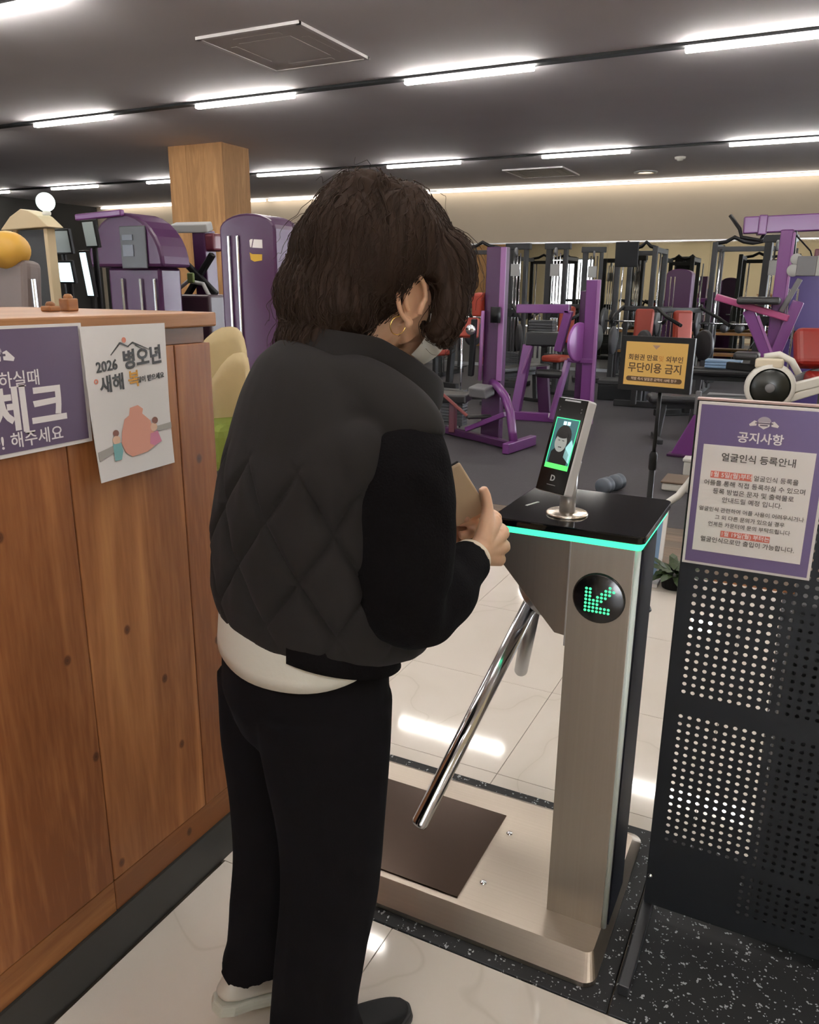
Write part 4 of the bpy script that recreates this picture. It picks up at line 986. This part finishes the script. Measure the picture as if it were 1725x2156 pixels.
# purple calf machine with a bent front leg
t = thing('calf_machine', 'purple calf machine with tall post and bent front leg beside the woman', 'exercise machine', (-2.8, 7.5, 0))
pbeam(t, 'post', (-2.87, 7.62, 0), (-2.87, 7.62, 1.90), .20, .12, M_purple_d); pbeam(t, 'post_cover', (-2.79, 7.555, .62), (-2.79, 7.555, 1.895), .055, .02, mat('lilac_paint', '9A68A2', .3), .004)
ptube(t, 'bent_leg', [(-2.86, 7.56, .60), (-2.75, 7.45, .57), (-2.63, 7.34, .49), (-2.55, 7.26, .36), (-2.50, 7.20, .20), (-2.475, 7.18, .09)], .042, M_purple)
pbeam(t, 'front_foot', (-2.485, 6.98, .055), (-2.40, 7.56, .055), .07, .10, M_purple); pbeam(t, 'floor_rail', (-2.49, 7.2, .05), (-3.5, 7.75, .05), .08, .07, M_purple_d)
pbeam(t, 'brace', (-3.08, 7.45, .12), (-2.62, 7.32, .33), .06, .05, M_purple)
pad(t, 'foot_plate', (-2.93, 7.40, .27), .10, .26, .035, M_pad, .0, -.9); pad(t, 'knee_pad', (-2.93, 7.45, .52), .22, .16, .11, M_grey, .2, -.3)
pad(t, 'seat', (-3.30, 7.6, .42), .34, .36, .09, M_pad, 0, .2); pbeam(t, 'seat_post', (-3.30, 7.6, .05), (-3.30, 7.6, .38), .07, .07, mat('maroon_paint', '5A2030', .35))
pad(t, 'back_pad', (-3.24, 7.75, 1.12), .26, .10, .20, M_orange, -.2, .1); pad(t, 'shoulder_pad', (-3.03, 7.56, 1.36), .10, .16, .22, M_orange, .1, 0)
pbeam(t, 'lever', (-3.07, 7.5, .66), (-3.03, 7.45, 1.22), .05, .06, M_black); disc(t, 'lever_cap', (-3.05, 7.41, 1.12), (0, 1, 0), .05, .03, M_chrome)
ptube(t, 'lilac_rod', [(-2.98, 7.52, .62), (-2.97, 7.52, 1.30)], .02, mat('lilac_paint', '9A68A2', .3))
MB().cyl((-2.83, 7.50, 1.19), (-2.83, 7.50, 1.34), .05, 18).build('adjuster', M_black, t)
pbeam(t, 'side_arm', (-3.55, 7.2, .72), (-3.0, 7.35, .25), .035, .03, mat('copper_paint', '8A4A48', .4)); stack(t, -3.42, 7.9, .08, 12, .26, .14, M_iron)
ptube(t, 'guide_rod', [(-3.35, 7.9, .05), (-3.35, 7.9, 1.3)], .011, M_chrome)

# purple leg press frame
t = thing('leg_machine', 'purple leg machine with square frame and lilac disc behind the terminal', 'exercise machine', (-2.6, 9.1, 0))
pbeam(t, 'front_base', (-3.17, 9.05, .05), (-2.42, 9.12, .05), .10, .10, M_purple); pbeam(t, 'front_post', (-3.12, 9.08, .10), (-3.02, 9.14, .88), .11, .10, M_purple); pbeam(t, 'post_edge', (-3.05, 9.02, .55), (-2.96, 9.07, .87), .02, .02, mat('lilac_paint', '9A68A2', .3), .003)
pbeam(t, 'second_post', (-2.84, 9.35, .06), (-2.90, 9.35, .62), .14, .08, M_purple_d); pbeam(t, 'side_strut', (-2.72, 9.2, .10), (-2.62, 9.2, .55), .025, .03, mat('lilac_paint', '9A68A2', .3), .003)
pbeam(t, 'top_arm', (-3.18, 9.15, 1.29), (-2.55, 9.15, 1.30), .10, .10, M_purple); pbeam(t, 'arm_drop', (-2.56, 9.15, 1.28), (-2.66, 9.15, .82), .09, .10, M_purple)
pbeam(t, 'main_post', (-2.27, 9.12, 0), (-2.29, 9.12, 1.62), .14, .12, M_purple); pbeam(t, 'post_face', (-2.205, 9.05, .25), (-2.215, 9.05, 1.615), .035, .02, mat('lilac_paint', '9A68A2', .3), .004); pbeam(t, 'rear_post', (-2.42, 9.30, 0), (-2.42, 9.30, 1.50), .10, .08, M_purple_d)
disc(t, 'cam_disc', (-2.385, 9.0, .94), (.94, -.3, 0), .22, .03, mat('lilac_disc', 'A564B4', .3)); pbeam(t, 'bracket', (-2.52, 9.06, .73), (-2.22, 9.06, .73), .04, .05, M_purple); pbeam(t, 'front_leg', (-2.50, 9.02, .73), (-2.60, 8.85, .06), .06, .06, M_purple)
pad(t, 'seat', (-2.85, 9.25, .95), .42, .30, .16, M_pad, 0, .1); pad(t, 'roller', (-2.70, 9.0, .57), .34, .11, .10, M_pad, 0, 0, .045); stack(t, -2.98, 9.5, .9, 8, .30, .14, M_iron)
for x in (-3.08, -3.02): ptube(t, 'guide_rod', [(x, 9.5, .7), (x, 9.5, 1.22)], .012, M_chrome)
pad(t, 'name_plate', (-2.62, 8.99, .09), .13, .01, .05, M_white, 0, 0, .002)

# purple row machine on a V frame at the right
t = thing('row_machine', 'purple machine with overhead T bar and V shaped frame at the right', 'exercise machine', (-.3, 6.8, 0))
pbeam(t, 'top_bar', (-.60, 6.8, 1.985), (.5, 6.95, 2.02), .10, .12, M_purple); pbeam(t, 'bar_sleeve', (-.50, 6.8, 1.985), (-.44, 6.81, 1.985), .115, .14, M_purple)
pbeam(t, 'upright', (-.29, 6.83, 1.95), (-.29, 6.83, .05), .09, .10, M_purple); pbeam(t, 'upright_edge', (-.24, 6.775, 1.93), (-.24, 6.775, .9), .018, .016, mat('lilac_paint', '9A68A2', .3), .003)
ptube(t, 'pull_handle', [(-.70, 6.78, 2.06), (-.62, 6.76, 1.96), (-.60, 6.76, 1.90), (-.47, 6.76, 1.875), (-.44, 6.78, 1.93)], .014, M_black)
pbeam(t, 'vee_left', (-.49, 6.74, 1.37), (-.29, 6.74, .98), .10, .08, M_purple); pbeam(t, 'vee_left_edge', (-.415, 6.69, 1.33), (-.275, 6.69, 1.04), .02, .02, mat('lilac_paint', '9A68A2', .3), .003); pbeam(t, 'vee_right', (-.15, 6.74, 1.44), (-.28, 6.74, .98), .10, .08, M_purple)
pbeam(t, 'seat_rail', (-.73, 6.70, 1.465), (-.20, 6.70, 1.315), .06, .05, mat('rose_paint', 'A84A7E', .3)); pad(t, 'chest_pad', (-.42, 6.70, 1.44), .30, .22, .055, M_pad, 0, 0, .02).rotation_euler = (0, 0, 0)
pbeam(t, 'column_foot', (-.285, 6.74, .97), (-.285, 6.74, .04), .09, .09, M_purple); pbeam(t, 'floor_beam', (-.7, 6.8, .04), (.4, 6.8, .04), .1, .08, M_purple)
ptube(t, 'cable', [(-.25, 6.78, 1.93), (-.12, 6.85, 1.80), (-.10, 6.86, 1.75)], .006, M_black, 6); pbeam(t, 'pulley_cover', (-.24, 6.83, 1.95), (-.225, 6.83, 1.62), .03, .06, M_black)
pad(t, 'console', (-.13, 6.76, 1.69), .13, .05, .14, M_grey, 0, 0, .006); pad(t, 'instruction_card', (-.02, 6.75, 1.69), .09, .02, .14, M_grey_l, 0, 0, .003); pbeam(t, 'console_arm', (-.16, 6.74, 1.60), (-.26, 6.74, 1.36), .03, .04, M_grey)
disc(t, 'pulley', (-.215, 6.76, 1.66), (0, 1, 0), .045, .03, M_grey_l); disc(t, 'pulley', (-.205, 6.76, 1.74), (0, 1, 0), .04, .03, M_grey_l)

# tall purple shrouds of weight stacks
def shroud(x, y, w, d, h, label, bars=2, m=M_purple_d, round_top=True, rz=0.):
    t = thing('weight_tower', label, 'exercise machine', (x, y, 0), rz)
    b = MB(); n_ = 12; pol = [(-w/2, 0), (w/2, 0)]
    if round_top: pol += [(w/2*math.cos(PI*k/n_), h-w*.22+w*.22*math.sin(PI*k/n_)) for k in range(n_+1)]
    else: pol += [(w/2, h), (-w/2, h)]
    b.prism(pol, (0, -d/2, 0), X, Z, Y, d); b.build('shroud', m, t, local=True, bevel=.012)
    for k in range(bars):
        xx_ = -w*.32+k*w*.16
        MB().box((xx_-.008, -d/2-.012, .1), (xx_+.010, -d/2-.001, h-w*.3)).build('chrome_strip', M_chrome, t, local=True, bevel=.004)
    MB().box((-w/2-.02, -d/2-.04, 0), (w/2+.02, d/2+.04, .06)).build('base', M_purple_d, t, local=True, bevel=.01)
    return t
t = shroud(-2.72, 3.62, .36, .22, 1.87, 'glossy dark purple weight tower rising just left of the woman')
WT = t
fx_ = Vector((-2.66, 3.62-.1105, 1.72))
patch('white_mark', [[(-.042, .016), (-.034, .022), (-.020, .022), (-.032, -.020), (-.040, -.016)]], fx_, X, Z, M_white_ink, t, .001)
patch('white_mark', [[(-.014, .021), (.040, .018), (.040, -.024), (-.026, -.020)]], fx_, X, Z, M_white_ink, t, .001)
patch('yellow_mark', [[(-.044, -.044), (-.028, -.052), (.036, -.054), (.034, -.084), (-.016, -.090), (-.038, -.080)]], fx_, X, Z, mat('yellow_ink', 'D3A93A', .5), t, .001)
t = shroud(-.12, 7.75, .42, .22, 1.66, 'purple weight tower with a yellow emblem behind the V frame', 2, mat('indigo_paint', '4B3A7A', .3))
patch('emblem', [[(-.07, .02), (.07, .02), (.05, -.05), (-.05, -.05)]], (-.20, 7.75-.112, 1.17), X, Z, M_black, t); patch('emblem_mark', [[(-.02, .02), (.02, .02), (0, .07)]], (-.20, 7.75-.112, 1.17), X, Z, M_yellow, t)
shroud(-1.78, 11.9, .34, .3, 1.80, 'far purple weight tower with chrome edges above the yellow sign', 2)
shroud(-.02, 9.9, .22, .25, 1.95, 'slim maroon weight tower beyond the overhead T bar', 1, mat('maroon_paint', '5A2030', .35), False)

# white air rower with a round black flywheel
t = thing('air_rower', 'white rowing machine with round black flywheel above the notice board', 'exercise machine', (-.1, 5.8, 0))
disc(t, 'flywheel', (-.23, 5.76, .90), (.1, -1, 0), .125, .10, mat('flywheel_black', '1A1D1A', .3)); MB().lathe((-.23, 5.76, .90), [(.125, -.05), (.15, -.05), (.158, 0), (.15, .05), (.125, .05)], 32, ax=(.1, -1, 0)).build('cage_ring', M_whitep, t)
disc(t, 'hub', (-.225, 5.695, .90), (.1, -1, 0), .03, .02, M_grey); pad(t, 'shroud_box', (-.25, 5.78, 1.055), .17, .14, .06, mat('cream_plastic', 'D8CDB8', .35), 0, 0, .012)
ptube(t, 'guard_hoop', [(-.29, 5.8, 1.09), (-.20, 5.8, 1.11), (-.12, 5.8, 1.07), (-.07, 5.8, .99)], .022, M_whitep); pbeam(t, 'frame_tube', (-.10, 5.78, .90), (.35, 5.9, 1.04), .06, .06, M_whitep); pbeam(t, 'lower_tube', (-.14, 5.76, .82), (.30, 5.9, .99), .05, .05, M_whitep)
pbeam(t, 'front_leg', (-.16, 5.80, .80), (-.13, 5.82, .03), .07, .06, M_whitep); pad(t, 'seat', (-.40, 5.85, 1.09), .16, .18, .05, M_pad); pbeam(t, 'rear_leg', (.2, 5.86, .96), (.2, 5.86, .02), .06, .06, M_whitep)
pbeam(t, 'seat_beam', (-.52, 5.87, 1.02), (-.2, 5.82, 1.0), .05, .05, M_black)
ptube(t, 'curved_rail', [(-.88, 5.70, .02), (-.80, 5.72, .04), (-.73, 5.75, .10), (-.68, 5.78, .18), (-.60, 5.80, .32), (-.45, 5.8, .6), (-.25, 5.8, .80)], .026, M_whitep)
pbeam(t, 'cross_foot', (-.33, 5.82, .03), (.3, 5.82, .03), .08, .05, M_whitep)
# red seat beside it
t = thing('red_bench', 'dark red padded seat on grey rails at the right edge', 'bench', (.03, 6.25, 0))
pad(t, 'back_pad', (.0, 6.25, 1.13), .26, .12, .28, M_red, -.5, .3, .04); pad(t, 'seat_pad', (.14, 6.1, .92), .30, .30, .09, M_red, .15, .3, .03); pbeam(t, 'rail', (-.10, 6.2, .92), (.3, 6.3, 1.08), .05, .05, M_grey); pbeam(t, 'leg', (.1, 6.25, .95), (.1, 6.25, .02), .07, .07, M_grey); pbeam(t, 'foot', (-.1, 6.25, .03), (.35, 6.25, .03), .07, .05, M_grey)

# black racks before the mirror
def rack(x, y, w, d, h, label, wave=True, rods=True):
    t = thing('power_rack', label, 'rack', (x, y, 0))
    s_ = .075
    for xx_ in (x-w/2, x+w/2):
        for yy in (y-d/2, y+d/2): pbeam(t, 'upright', (xx_, yy, 0), (xx_, yy, h), s_, s_, M_blackm)
        pbeam(t, 'side_rail', (xx_, y-d/2, h-.05), (xx_, y+d/2, h-.05), s_, s_, M_blackm); pbeam(t, 'floor_rail', (xx_, y-d/2-.1, .04), (xx_, y+d/2+.1, .04), s_, .08, M_blackm)
        if rods: ptube(t, 'guide_rod', [(xx_+.09, y-d/2-.03, .1), (xx_+.09, y-d/2-.03, h-.1)], .014, M_chrome, 8)
        stack(t, xx_, y+d/2+.0, .1, 1, .2, .2, M_iron)
    pbeam(t, 'cross_beam', (x-w/2, y-d/2, h-.10), (x+w/2, y-d/2, h-.10), .06, .07, M_blackm)
    if wave: ptube(t, 'pull_up_bar', [(x-w/2, y-d/2, h-.02), (x-w*.36, y-d/2, h+.0), (x-w*.25, y-d/2-.03, h+.06), (x-w*.12, y-d/2, h-.0), (x, y-d/2, h-.02), (x+w*.12, y-d/2, h), (x+w*.25, y-d/2-.03, h+.06), (x+w*.36, y-d/2, h), (x+w/2, y-d/2, h-.02)], .028, M_black)
    ptube(t, 'barbell', [(x-w/2-.25, y-d/2-.12, 1.05), (x+w/2+.25, y-d/2-.12, 1.05)], .014, M_chrome, 8)
    for q in (-1, 1):
        disc(t, 'plate', (x+q*(w/2+.13), y-d/2-.12, 1.05), X, .2, .05, M_iron); pbeam(t, 'hook', (x+q*w/2, y-d/2-.03, 1.03), (x+q*w/2, y-d/2-.13, 1.03), .04, .03, M_grey)
    return t
rack(-.98, 13.3, 1.0, .9, 2.2, 'black power rack with wavy pull up bar left of the T bar upright')
rack(-2.62, 13.4, .55, .9, 2.16, 'narrow black rack with dark screen behind the yellow sign')
rack(-5.4, 13.4, 1.0, .9, 2.2, 'black rack at the far wall just right of the face of the woman')
def cable_tower(x, y, h, label):
    t = thing('cable_tower', label, 'exercise machine', (x, y, 0))
    pbeam(t, 'upright', (x-.13, y, 0), (x-.13, y, h), .09, .09, M_blackm); pbeam(t, 'upright', (x+.13, y, 0), (x+.13, y, h), .06, .09, M_blackm); pbeam(t, 'top', (x-.2, y, h), (x+.2, y, h), .1, .09, M_blackm); pbeam(t, 'base', (x-.22, y, .04), (x+.22, y, .04), .5, .08, M_blackm)
    for q in (-.04, .01, .06): ptube(t, 'guide_rod', [(x+q, y-.06, .1), (x+q, y-.06, h-.1)], .012, M_chrome, 8)
    stack(t, x, y-.02, .1, 14, .22, .12, M_iron); pad(t, 'placard', (x-.01, y-.09, h-.35), .14, .01, .18, M_grey_l, 0, 0, .002); pad(t, 'carriage', (x, y-.09, 1.15), .2, .06, .12, M_black, 0, 0, .01)
    ptube(t, 'cable', [(x, y-.12, 1.15), (x-.2, y-.5, .6)], .006, M_black, 6); disc(t, 'pulley', (x, y-.1, h-.08), X, .06, .03, M_grey)
    return t
ct = cable_tower(-4.3, 12.3, 2.15, 'black cable tower with pale placard, right of the purple post')
for x, y, rz, lb in ((-3.7, 12.4, 0, 'black cable tower with chrome rods above the leg machine arm'), (-3.45, 13.6, .3, 'black cable tower right of the brightest window reflection'), (-.55, 11.4, -.2, 'black cable tower half hidden by the V frame')): dup(ct, (x, y, 0), rz, lb)
t = thing('wall_screen', 'black television panel on a bracket above the narrow rack', 'television', (-2.66, 12.6, 1.95))
pad(t, 'panel', (-2.70, 12.62, 2.03), .34, .05, .36, M_black, .1, 0, .006); pbeam(t, 'bracket', (-2.66, 12.64, 2.05), (-2.66, 12.78, 2.12), .05, .04, M_blackm)
# red-seated machines in the distance
def red_machine(x, y, label, rz=0., m=None):
    t = thing('press_machine', label, 'exercise machine', (x, y, 0), rz); m = m or M_orange
    L_ = lambda p: Vector((x, y, 0))+Matrix.Rotation(rz, 3, 'Z') @ Vector(p)
    pbeam(t, 'base', L_((-.3, 0, .04)), L_((.3, 0, .04)), .08, .08, M_blackm); pbeam(t, 'spine', L_((0, .1, 0)), L_((0, .2, 1.25)), .09, .09, M_blackm)
    pad(t, 'back_pad', L_((0, .05, 1.02)), .24, .09, .52, m, -.1, rz, .035); pad(t, 'seat_pad', L_((0, -.2, .55)), .30, .36, .09, m, 0, rz, .03); pbeam(t, 'seat_post', L_((0, -.2, .06)), L_((0, -.2, .52)), .07, .07, M_blackm)
    for q in (-1, 1):
        ptube(t, 'arm', [L_((q*.3, .15, 1.3)), L_((q*.34, -.15, 1.2)), L_((q*.32, -.42, 1.12))], .022, M_black, 8); disc(t, 'plate', L_((q*.42, .2, .85)), L_((1, 0, 0))-L_((0, 0, 0)), .19, .05, M_iron)
    pbeam(t, 'cross_bar', L_((-.32, .17, 1.28)), L_((.32, .17, 1.28)), .06, .06, M_blackm)
    return t
pm = red_machine(-2.05, 10.9, 'black press machine with orange red pads over the yellow sign')
for x, y, rz, lb in ((-4.05, 10.6, .5, 'press machine with red pads between the two purple machines'), (-5.2, 11.6, -.4, 'press machine with red pads beside the face of the woman'), (-1.45, 10.4, .7, 'press machine with red pads just right of the yellow sign'), (-3.3, 11.6, -.2, 'press machine with red pads behind the leg machine frame')): dup(pm, (x, y, 0), rz, lb)
# benches, step boxes and small things on the rubber floor
def flat_bench(x, y, z, label, rz=0., m=M_pad):
    t = thing('flat_bench', label, 'bench', (x, y, 0), rz); L_ = lambda p: Vector((x, y, 0))+Matrix.Rotation(rz, 3, 'Z') @ Vector(p)
    pad(t, 'pad', L_((0, 0, z-.04)), 1.1, .28, .08, m, 0, rz, .03); pbeam(t, 'beam', L_((-.5, 0, z-.11)), L_((.5, 0, z-.11)), .06, .06, M_blackm)
    for q in (-.42, .42): pbeam(t, 'leg', L_((q, 0, .03)), L_((q*.9, 0, z-.1)), .06, .06, M_blackm); pbeam(t, 'foot', L_((q, -.25, .025)), L_((q, .25, .025)), .06, .05, M_blackm)
    return t
flat_bench(-.72, 9.4, .70, 'black flat bench between the yellow sign and the V frame', .1); flat_bench(-.95, 8.6, .48, 'low black bench under the V frame', .3); flat_bench(-3.55, 10.3, .52, 'black bench with orange end behind the purple post', 1.2)
def step_box(x, y, sx, sy, h, z, label, m, mt):
    t = thing('step_box', label, 'box', (x, y, 0)); rbox((x-sx/2, y-sy/2, z), (x+sx/2, y+sy/2, z+h*.8)).build('body', m, t, bevel=.012); rbox((x-sx/2-.01, y-sy/2-.01, z+h*.8), (x+sx/2+.01, y+sy/2+.01, z+h)).build('top', mt, t, bevel=.008); return t
step_box(-2.36, 11.6, .66, .5, .28, 0, 'black plyometric box on the floor left of the yellow sign', M_black, M_blackm)
step_box(-.80, 9.2, .5, .4, .16, 0, 'grey step box, lower of two beneath the black benches', M_grey_l, M_grey); step_box(-.84, 10.3, .5, .4, .30, 0, 'grey step box, taller one behind the low step box', M_grey, M_grey_l)
step_box(-.81, 6.42, .24, .3, .075, 0, 'low white sided step box beside the notice board', M_whitep, mat('brown_top', '6A5848', .6)); step_box(-.80, 6.95, .12, .12, .15, 0, 'small white block behind the low step box', M_whitep, M_whitep)
t = thing('exercise_mat', 'folded pale blue mat lying on the far bench', 'mat', (-.85, 9.4, .70))
for k in range(3): rbox((-1.05, 9.28, .702+k*.03), (-.68, 9.5, .73+k*.03)).build('fold', mat('pale_blue', '7E9CBE', .4), t, bevel=.008)
t = thing('ladder_foot', 'small purple tripod foot of a machine beside the notice board', 'stand', (-.98, 7.75, 0))
MB().prism([(-.12, 0), (.14, 0), (.14, .1), (.10, .40), (.06, .40)], (-.98, 7.72, .0), X, Z, Y, .07).build('gusset', M_purple, t, bevel=.006); pbeam(t, 'sole', (-1.12, 7.75, .012), (-.80, 7.75, .012), .16, .02, M_purple_d, .004); pbeam(t, 'rod', (-.90, 7.755, .40), (-.90, 7.755, .62), .05, .05, M_grey)
t = thing('dumbbell', 'grey rubber dumbbell on the floor behind the black turnstile top', 'dumbbell', (-1.27, 5.95, 0))
da = Vector((.30, .95, 0)).normalized(); dc = Vector((-1.27, 6.02, .065))
for q, nm in ((-1, 'head'), (1, 'head')):
    hd_ = MB(); hd_.lathe(dc+da*q*.085, [(0, -.055), (.056, -.053), (.063, -.042), (.063, -.018), (.058, -.010), (.058, .010), (.063, .018), (.063, .042), (.056, .053), (0, .055)], 24, ax=da); hd_.build(nm, mat('dumbbell_grey', '5A626C', .5), t)
MB().cyl(dc-da*.06, dc+da*.06, .014, 12).build('handle', M_chrome, t)
# kettlebells and small rack of dumbbells far off
t = thing('dumbbell_rack', 'long low dumbbell rack with wooden shelf edge against the mirror', 'rack', (-2.0, 14.7, 0))
for z in (.45, .80):
    rbox((-3.3, 14.55, z), (-.7, 14.95, z+.035)).build('shelf', wood('shelf_wood', '8A6238', 'A87B4C', 'BE9260', axis='X', knots=False), t)
for x in (-3.2, -2.0, -.8): rbox((x-.03, 14.6, 0), (x+.03, 14.9, .85)).build('post', M_blackm, t)
for k in range(10):
    x = -3.05+.235*k; tt = thing('dumbbell', 'black dumbbell, %s from the left on the far wooden rack' % ('first second third fourth fifth sixth seventh eighth ninth tenth'.split()[k]), 'dumbbell', (x, 14.72, .836), 0, 'dumbbells on the far rack')
    for q in (-1, 1): disc(tt, 'head', (x, 14.72+q*.09, .837+.071), Y, .07, .09, M_iron)
    MB().cyl((x, 14.66, .906), (x, 14.78, .906), .016, 8).build('handle', M_chrome, tt)

# ---- left, beyond the counter
t = thing('arched_machine', 'dark purple machine with rounded hood and pale labels behind the counter', 'exercise machine', (-4.1, 4.0, 0))
hpol = [(-.28, .0), (.30, .0), (.30, 1.60)]+[(.03+.30*math.cos(PI*k/14), 1.66+.30*math.sin(PI*k/14)) for k in range(10)]+[(-.28, 1.93), (-.28, 1.86)]
MB().prism([(-.18, 0), (.28, 0), (.28, 1.62), (-.18, 1.62)], (-4.1, 4.02, 0), X, Z, Y, .2).build('column', M_purple_d, t, bevel=.02)
MB().prism([(.33*math.cos(PI*k/16)+.02, 1.62+.335*math.sin(PI*k/16)) for k in range(17)], (-4.1, 3.98, 0), X, Z, Y, .26).build('hood', M_purple_d, t, bevel=.02)
pad(t, 'display', (-3.98, 3.972, 1.74), .22, .012, .26, mat('display_grey', '3A3B40', .4), 0, 0, .02); pad(t, 'label', (-4.02, 3.963, 1.80), .09, .006, .035, mat('label_blue', '7C8494', .4), 0, 0, .001); pad(t, 'label', (-4.02, 3.963, 1.72), .09, .006, .07, mat('label_blue', '7C8494', .4), 0, 0, .001)
for x in (-4.14, -3.98, -3.86): MB().box((x-.010, 4.0, .1), (x+.010, 4.02, 1.55)).build('chrome_strip', M_chrome, t, bevel=.004)
pbeam(t, 'handle_bar', (-4.44, 3.95, 1.93), (-4.05, 3.97, 1.95), .04, .04, M_purple); pbeam(t, 'base', (-4.5, 4.1, .04), (-3.78, 4.1, .04), .3, .08, M_purple_d)
t = thing('cross_trainer', 'dark maroon machine with crossed arms left of the purple tower', 'exercise machine', (-3.87, 4.60, 0))
pbeam(t, 'mast', (-3.90, 4.60, 0), (-3.94, 4.60, 1.88), .11, .12, M_purple_d); pad(t, 'console', (-4.00, 4.55, 1.90), .30, .08, .06, M_grey_l, .3, .1, .01); pad(t, 'head', (-3.90, 4.60, 1.80), .18, .10, .12, mat('maroon_paint', '5A2030', .35))
pbeam(t, 'arm', (-4.07, 4.52, 1.42), (-3.80, 4.52, 1.72), .04, .04, M_black); pbeam(t, 'arm', (-4.08, 4.50, 1.70), (-3.77, 4.50, 1.45), .04, .04, M_black); ptube(t, 'loop_handle', [(-4.08, 4.45, 1.30), (-4.07, 4.45, 1.48), (-3.97, 4.45, 1.54), (-3.84, 4.45, 1.52), (-3.78, 4.45, 1.42)], .014, M_grey_l)
pad(t, 'lower_hood', (-3.92, 4.55, 1.2), .34, .3, .5, mat('maroon_dark', '33202A', .4)); pad(t, 'emblem', (-3.92, 4.42, 1.56), .06, .02, .07, mat('moss', '5C6B3A', .6), 0, 0, .01); pbeam(t, 'base', (-4.22, 4.60, .04), (-3.62, 4.60, .04), .4, .08, M_blackm)
t = thing('house_board', 'black notice stand with cream pitched roof behind the counter', 'notice', (-3.68, 3.0, 0))
rbox((-3.80, 2.99, 0), (-3.60, 3.02, 1.775)).build('board', M_blackm, t); MB().prism([(-3.885, 1.775), (-3.525, 1.785), (-3.60, 1.84), (-3.66, 1.865), (-3.715, 1.875), (-3.80, 1.84)], (0, 2.95, 0), X, Z, Y, .10).build('roof', mat('cream_paint', 'CBB998', .5), t, bevel=.004)
for x in (-3.815, -3.585): rbox((x-.013, 2.98, 0), (x+.013, 3.03, 1.78)).build('side_post', mat('cream_paint', 'CBB998', .5), t, bevel=.002)
t = thing('globe_lamp', 'small pale glowing globe lamp on the cream roof', 'lamp', (-3.58, 3.0, 1.84))
MB().ell((-3.583, 3.0, 1.907), (.046, .046, .046), 20, 14).build('globe', mat('globe_glow', 'DDF5EE', .4, emit=1.0), t); MB().lathe((-3.583, 3.0, 1.845), [(.02, 0), (.022, .012), (.014, .022)], 16).build('socket', M_whitep, t)
def monitor(name, label, c, w, h, ms, rz, pole_to):
    t = thing(name, label, 'monitor', (c[0], c[1], pole_to)); pad(t, 'bezel', c, w, .02, h, M_black, .12, rz, .004); R_ = Matrix.Rotation(rz, 3, 'Z') @ Matrix.Rotation(.12, 3, 'X'); pad(t, 'screen', Vector(c)+R_ @ Vector((0, -.011, 0)), w-.02, .003, h-.02, ms, .12, rz, .001)
    pbeam(t, 'stand', Vector(c)+Vector((0, .014, -.02)), (c[0], c[1]+.03, pole_to), .03, .02, M_black); return t
M_glint = mat('window_glint_glow', 'CFE9F0', .4, emit=.9); M_scr2 = mat('screen_grey', '8F9A9C', .4, emit=.12)
monitor('monitor_or_glint', 'grey lit monitor right of the black notice stand', (-3.74, 3.2, 1.73), .17, .13, M_scr2, .05, 0.0); monitor('monitor_or_glint', 'tilted pale monitor in front of the rounded purple hood', (-3.50, 3.2, 1.765), .12, .14, M_scr2, -.2, 0.0)
monitor('monitor_or_glint', 'brightest blue white panel imitating a window glint low behind the counter', (-3.655, 3.15, 1.57), .12, .12, M_glint, 0, 0.0); monitor('monitor_or_glint', 'tall narrow bright panel imitating a window glint beside the purple hood', (-3.495, 3.15, 1.56), .07, .24, M_glint, -.1, 0.0)  # these two glowing panels stand in for window reflections, not real screens
t = thing('padded_seat', 'machine seat with rounded yellow headrest at the left edge', 'exercise machine', (-3.4, 2.6, 0))
MB().ell((-3.39, 2.6, 1.655), (.115, .09, .085), 20, 14).build('headrest', mat('yellow_vinyl', 'D8A848', .5), t); pad(t, 'back_pad', (-3.37, 2.62, 1.49), .22, .10, .24, mat('taupe_vinyl', '6E6260', .5), -.1, 0, .03); pbeam(t, 'post', (-3.38, 2.66, 0), (-3.38, 2.66, 1.5), .06, .06, M_grey); pad(t, 'seat', (-3.36, 2.45, .9), .3, .3, .08, M_pad); pbeam(t, 'chrome_rod', (-3.24, 2.6, .9), (-3.24, 2.6, 1.53), .016, .016, M_chrome, .003)
t = thing('armchair', 'cream armchair with curved back just past the counter end', 'chair', (-2.28, 2.85, 0))
def shell(name, x0, x1, y, zt, zb, m):
    b_ = MB(); vs = []; n_ = 10; 
    for s_ in (0, .03):
        for j in range(9):
            for i in range(n_+1):
                u = i/n_; v = j/8; x_ = x0+(x1-x0)*u; top = zt-.16*abs(2*u-1)**2.2
                vs.append((x_-.0+.03*(v)*(1-2*u), y+.10*(2*u-1)**2*-1+s_+.05*v, top+(zb-top)*v))
    m1 = 9*(n_+1); fs = []
    for j in range(8):
        for i in range(n_): q = j*(n_+1)+i; f_ = (q, q+1, q+n_+2, q+n_+1); fs += [f_, tuple(k+m1 for k in f_[::-1])]
    for i in range(n_):
        for j in (0, 8): q = j*(n_+1)+i; fs.append((q, q+1, q+1+m1, q+m1))
    for j in range(8):
        for i in (0, n_): q = j*(n_+1)+i; fs.append((q, q+n_+1, q+n_+1+m1, q+m1))
    b_.add(vs, fs, True); return b_.build(name, m, t)
M_cream = mat('cream_fabric', 'C0AD86', .8, noise_amt=.06)
shell('back_rest', -2.52, -2.20, 2.88, 1.33, .80, M_cream); shell('side_rest', -2.27, -2.06, 2.70, 1.235, .80, M_cream)
pad(t, 'seat', (-2.30, 2.66, .86), .42, .36, .20, mat('olive_fabric', '707C30', .8), 0, 0, .05)
for x in (-2.46, -2.12):
    for y in (2.52, 2.84): pbeam(t, 'leg', (x, y, 0), (x, y, .78), .04, .04, M_black)
flush_text()
